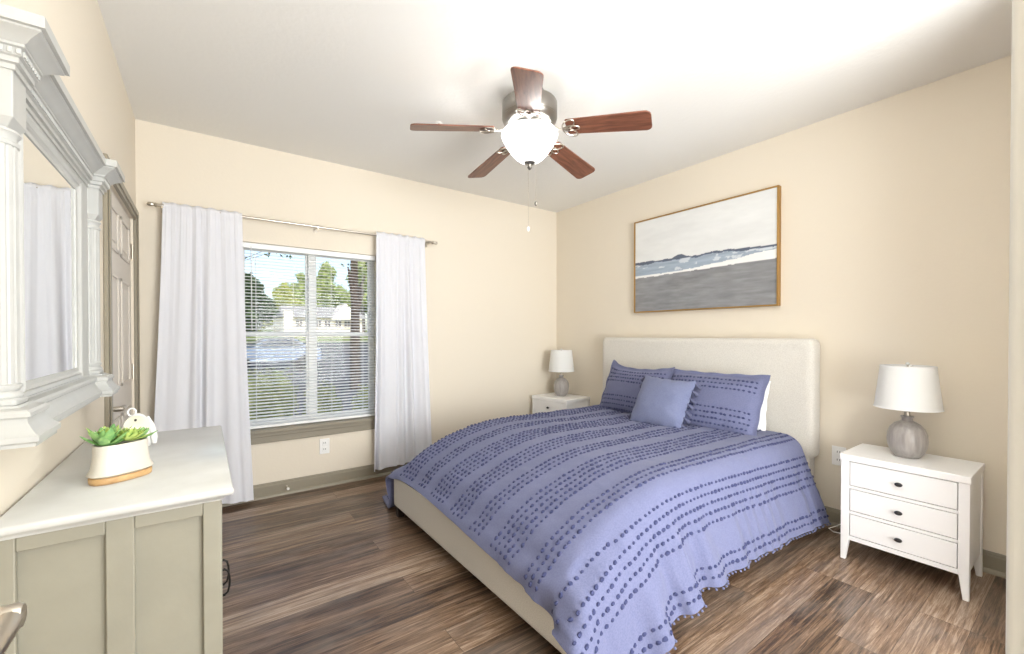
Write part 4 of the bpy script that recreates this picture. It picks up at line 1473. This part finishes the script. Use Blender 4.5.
tree(2.3, 36, 5.2, 2.4, M['tree_dark'], 'dark green rounded tree at the left edge of the window view', 31)
tree(4.9, 56, 4.8, 2.4, M['tree_mid'], 'low yellow green tree beside the dark tree in the window view', 32)
tree(8.8, 64, 7.2, 2.7, M['tree_mid'], 'yellow green tree directly left of the mullion in the window view', 33)
tree(12.6, 72, 10.2, 3.6, M['tree_pale'], 'pale green tree rising behind the grey roof outside', 34)
tree(18.2, 84, 13.5, 4.3, M['tree_pale'], 'tallest pale green tree behind the white house gable', 35)
tree(19.6, 66, 12, 3.9, M['tree_pale'], 'pale green tree at the right edge of the window view', 36)
# near tree with a dark trunk, its crown mostly above the window
tree(2.80, 10, 4.6, 1.4, M['tree_dark'], 'dark trunk with a few leaves seen in the right window pane', 37, blobs=[(3.05, 10.1, 2.55, .22, .2, .35), (3.15, 10, 2.1, .18, .18, .25), (2.62, 9.9, 2.68, .2, .16, .08), (2.7, 10.0, 4.3, 1.1, 1.0, .6)], n=1500, leaf=.045, tr=.13, solid=False)
tree(-.9, 7.2, 4.3, 1.2, M['tree_dark'], 'leafy twig hanging at the top of the left window pane', 38, blobs=[(-.7, 7.2, 3.6, .9, .8, .6), (.35, 7.1, 2.55, .4, .2, .13), (.9, 7.0, 2.47, .36, .2, .10), (.82, 7.0, 2.36, .16, .1, .09), (1.06, 7.0, 2.34, .12, .1, .08), (.5, 7.0, 2.2, .1, .1, .1)], n=2600, leaf=.035, tr=.02, solid=False)

# white house with a gable and porch
hx, hy = 10.2, 48.0
g = 1.0
hs = thing('white_house', (hx, hy + 3, g), 'white house with grey roof and front gable across the parking lot', 'house')
MB().box((6.4, hy, g), (14.2, hy + 7, 3.05)).build('wall', M['house_wall'], hs, smooth=0)
b = MB().add([(6.1, hy - .5, 2.95), (14.6, hy - .5, 2.95), (14.2, hy + 3, 4.3), (6.6, hy + 3, 4.3), (6.1, hy + 7.4, 2.95), (14.6, hy + 7.4, 2.95)],
             [(0, 1, 2, 3), (3, 2, 5, 4), (0, 3, 4), (1, 5, 2), (0, 4, 5, 1)])
b.build('roof', M['house_roof'], hs, smooth=0)
b = MB().add([(10.8, hy - .7, 2.8), (14.0, hy - .7, 2.8), (12.3, hy - .7, 4.5), (10.8, hy + 2.5, 2.8), (14.0, hy + 2.5, 2.8), (12.3, hy + 2.5, 4.5)], [(0, 1, 2), (3, 5, 4), (0, 2, 5, 3), (1, 4, 5, 2), (0, 3, 4, 1)])
b.build('gable', M['house_wall'], hs, smooth=0)
MB().box((6.4, hy - .7, g), (7.2, hy, 3.6)).build('chimney', M['house_wall'], hs, smooth=0)
for x_ in (7.6, 8.5, 9.4, 10.3, 11.4, 12.3, 13.2):
    w_ = MB().box((x_, hy - .06, 1.95), (x_ + .55, hy + .02, 2.75)).build('window', M['house_glass'], hs, smooth=0)
    MB().box((x_ - .05, hy - .08, 1.88), (x_ + .6, hy - .04, 1.95)).box((x_ + .25, hy - .08, 1.95), (x_ + .3, hy - .04, 2.75)).build('window_frame', M['house_wall'], w_, smooth=0)


# parked car
def car(x, y, z, label):
    t = thing('car', (x, y, z), label, 'car')
    Lh, Wd = 1.35, .62
    def prof(w):
        side = [(-1.35, .28), (-1.36, .55), (-1.25, .66), (-.55, .72), (-.25, .98), (.55, 1.0), (.95, .74), (1.3, .68), (1.36, .5), (1.34, .28)]
        return [(x + a, y + w, z + h_) for a, h_ in side]
    b = MB().loft([prof(-Wd * .93), prof(-Wd), prof(Wd), prof(Wd * .93)])
    b.build('body', M['car_paint'], t, smooth=30, bevel=.04)
    b = MB()
    for w in (-Wd - .006, Wd + .006):
        pts = [(x + a, y + w, z + h_) for a, h_ in ((-.45, .73), (-.2, .93), (.5, .95), (.82, .74))]
        b.add(pts, [(0, 1, 2, 3)])
    for a0, h0, a1, h1 in ((-.54, .725, -.26, .975), (.94, .745, .57, .995)):
        s_ = -.012 if a0 < 0 else .012
        b.add([(x + a0 + s_, y - Wd * .85, z + h0), (x + a0 + s_, y + Wd * .85, z + h0), (x + a1 + s_, y + Wd * .8, z + h1), (x + a1 + s_, y - Wd * .8, z + h1)], [(0, 1, 2, 3)])
    b.build('windows', M['car_glass'], t, smooth=0)
    for sx in (-.85, .85):
        for sy in (-1, 1):
            w_ = MB().lathe((x + sx, y + sy * Wd, z + .22), [(.10, -.09), (.22, -.08), (.225, 0), (.22, .03), (.12, .035)], 20, axis='y')
            wo = w_.build('wheel', M['tyre'], t)
            MB().lathe((x + sx, y + sy * (Wd + .01), z + .22), [(.12, -.04), (.12, .03 * sy), (.03, .036 * sy)], 14, axis='y').build('rim', M['nickel'], wo)


car(1.75, 15.5, ground(15.5) + .02, 'silver blue car parked outside beyond the clipped bushes')
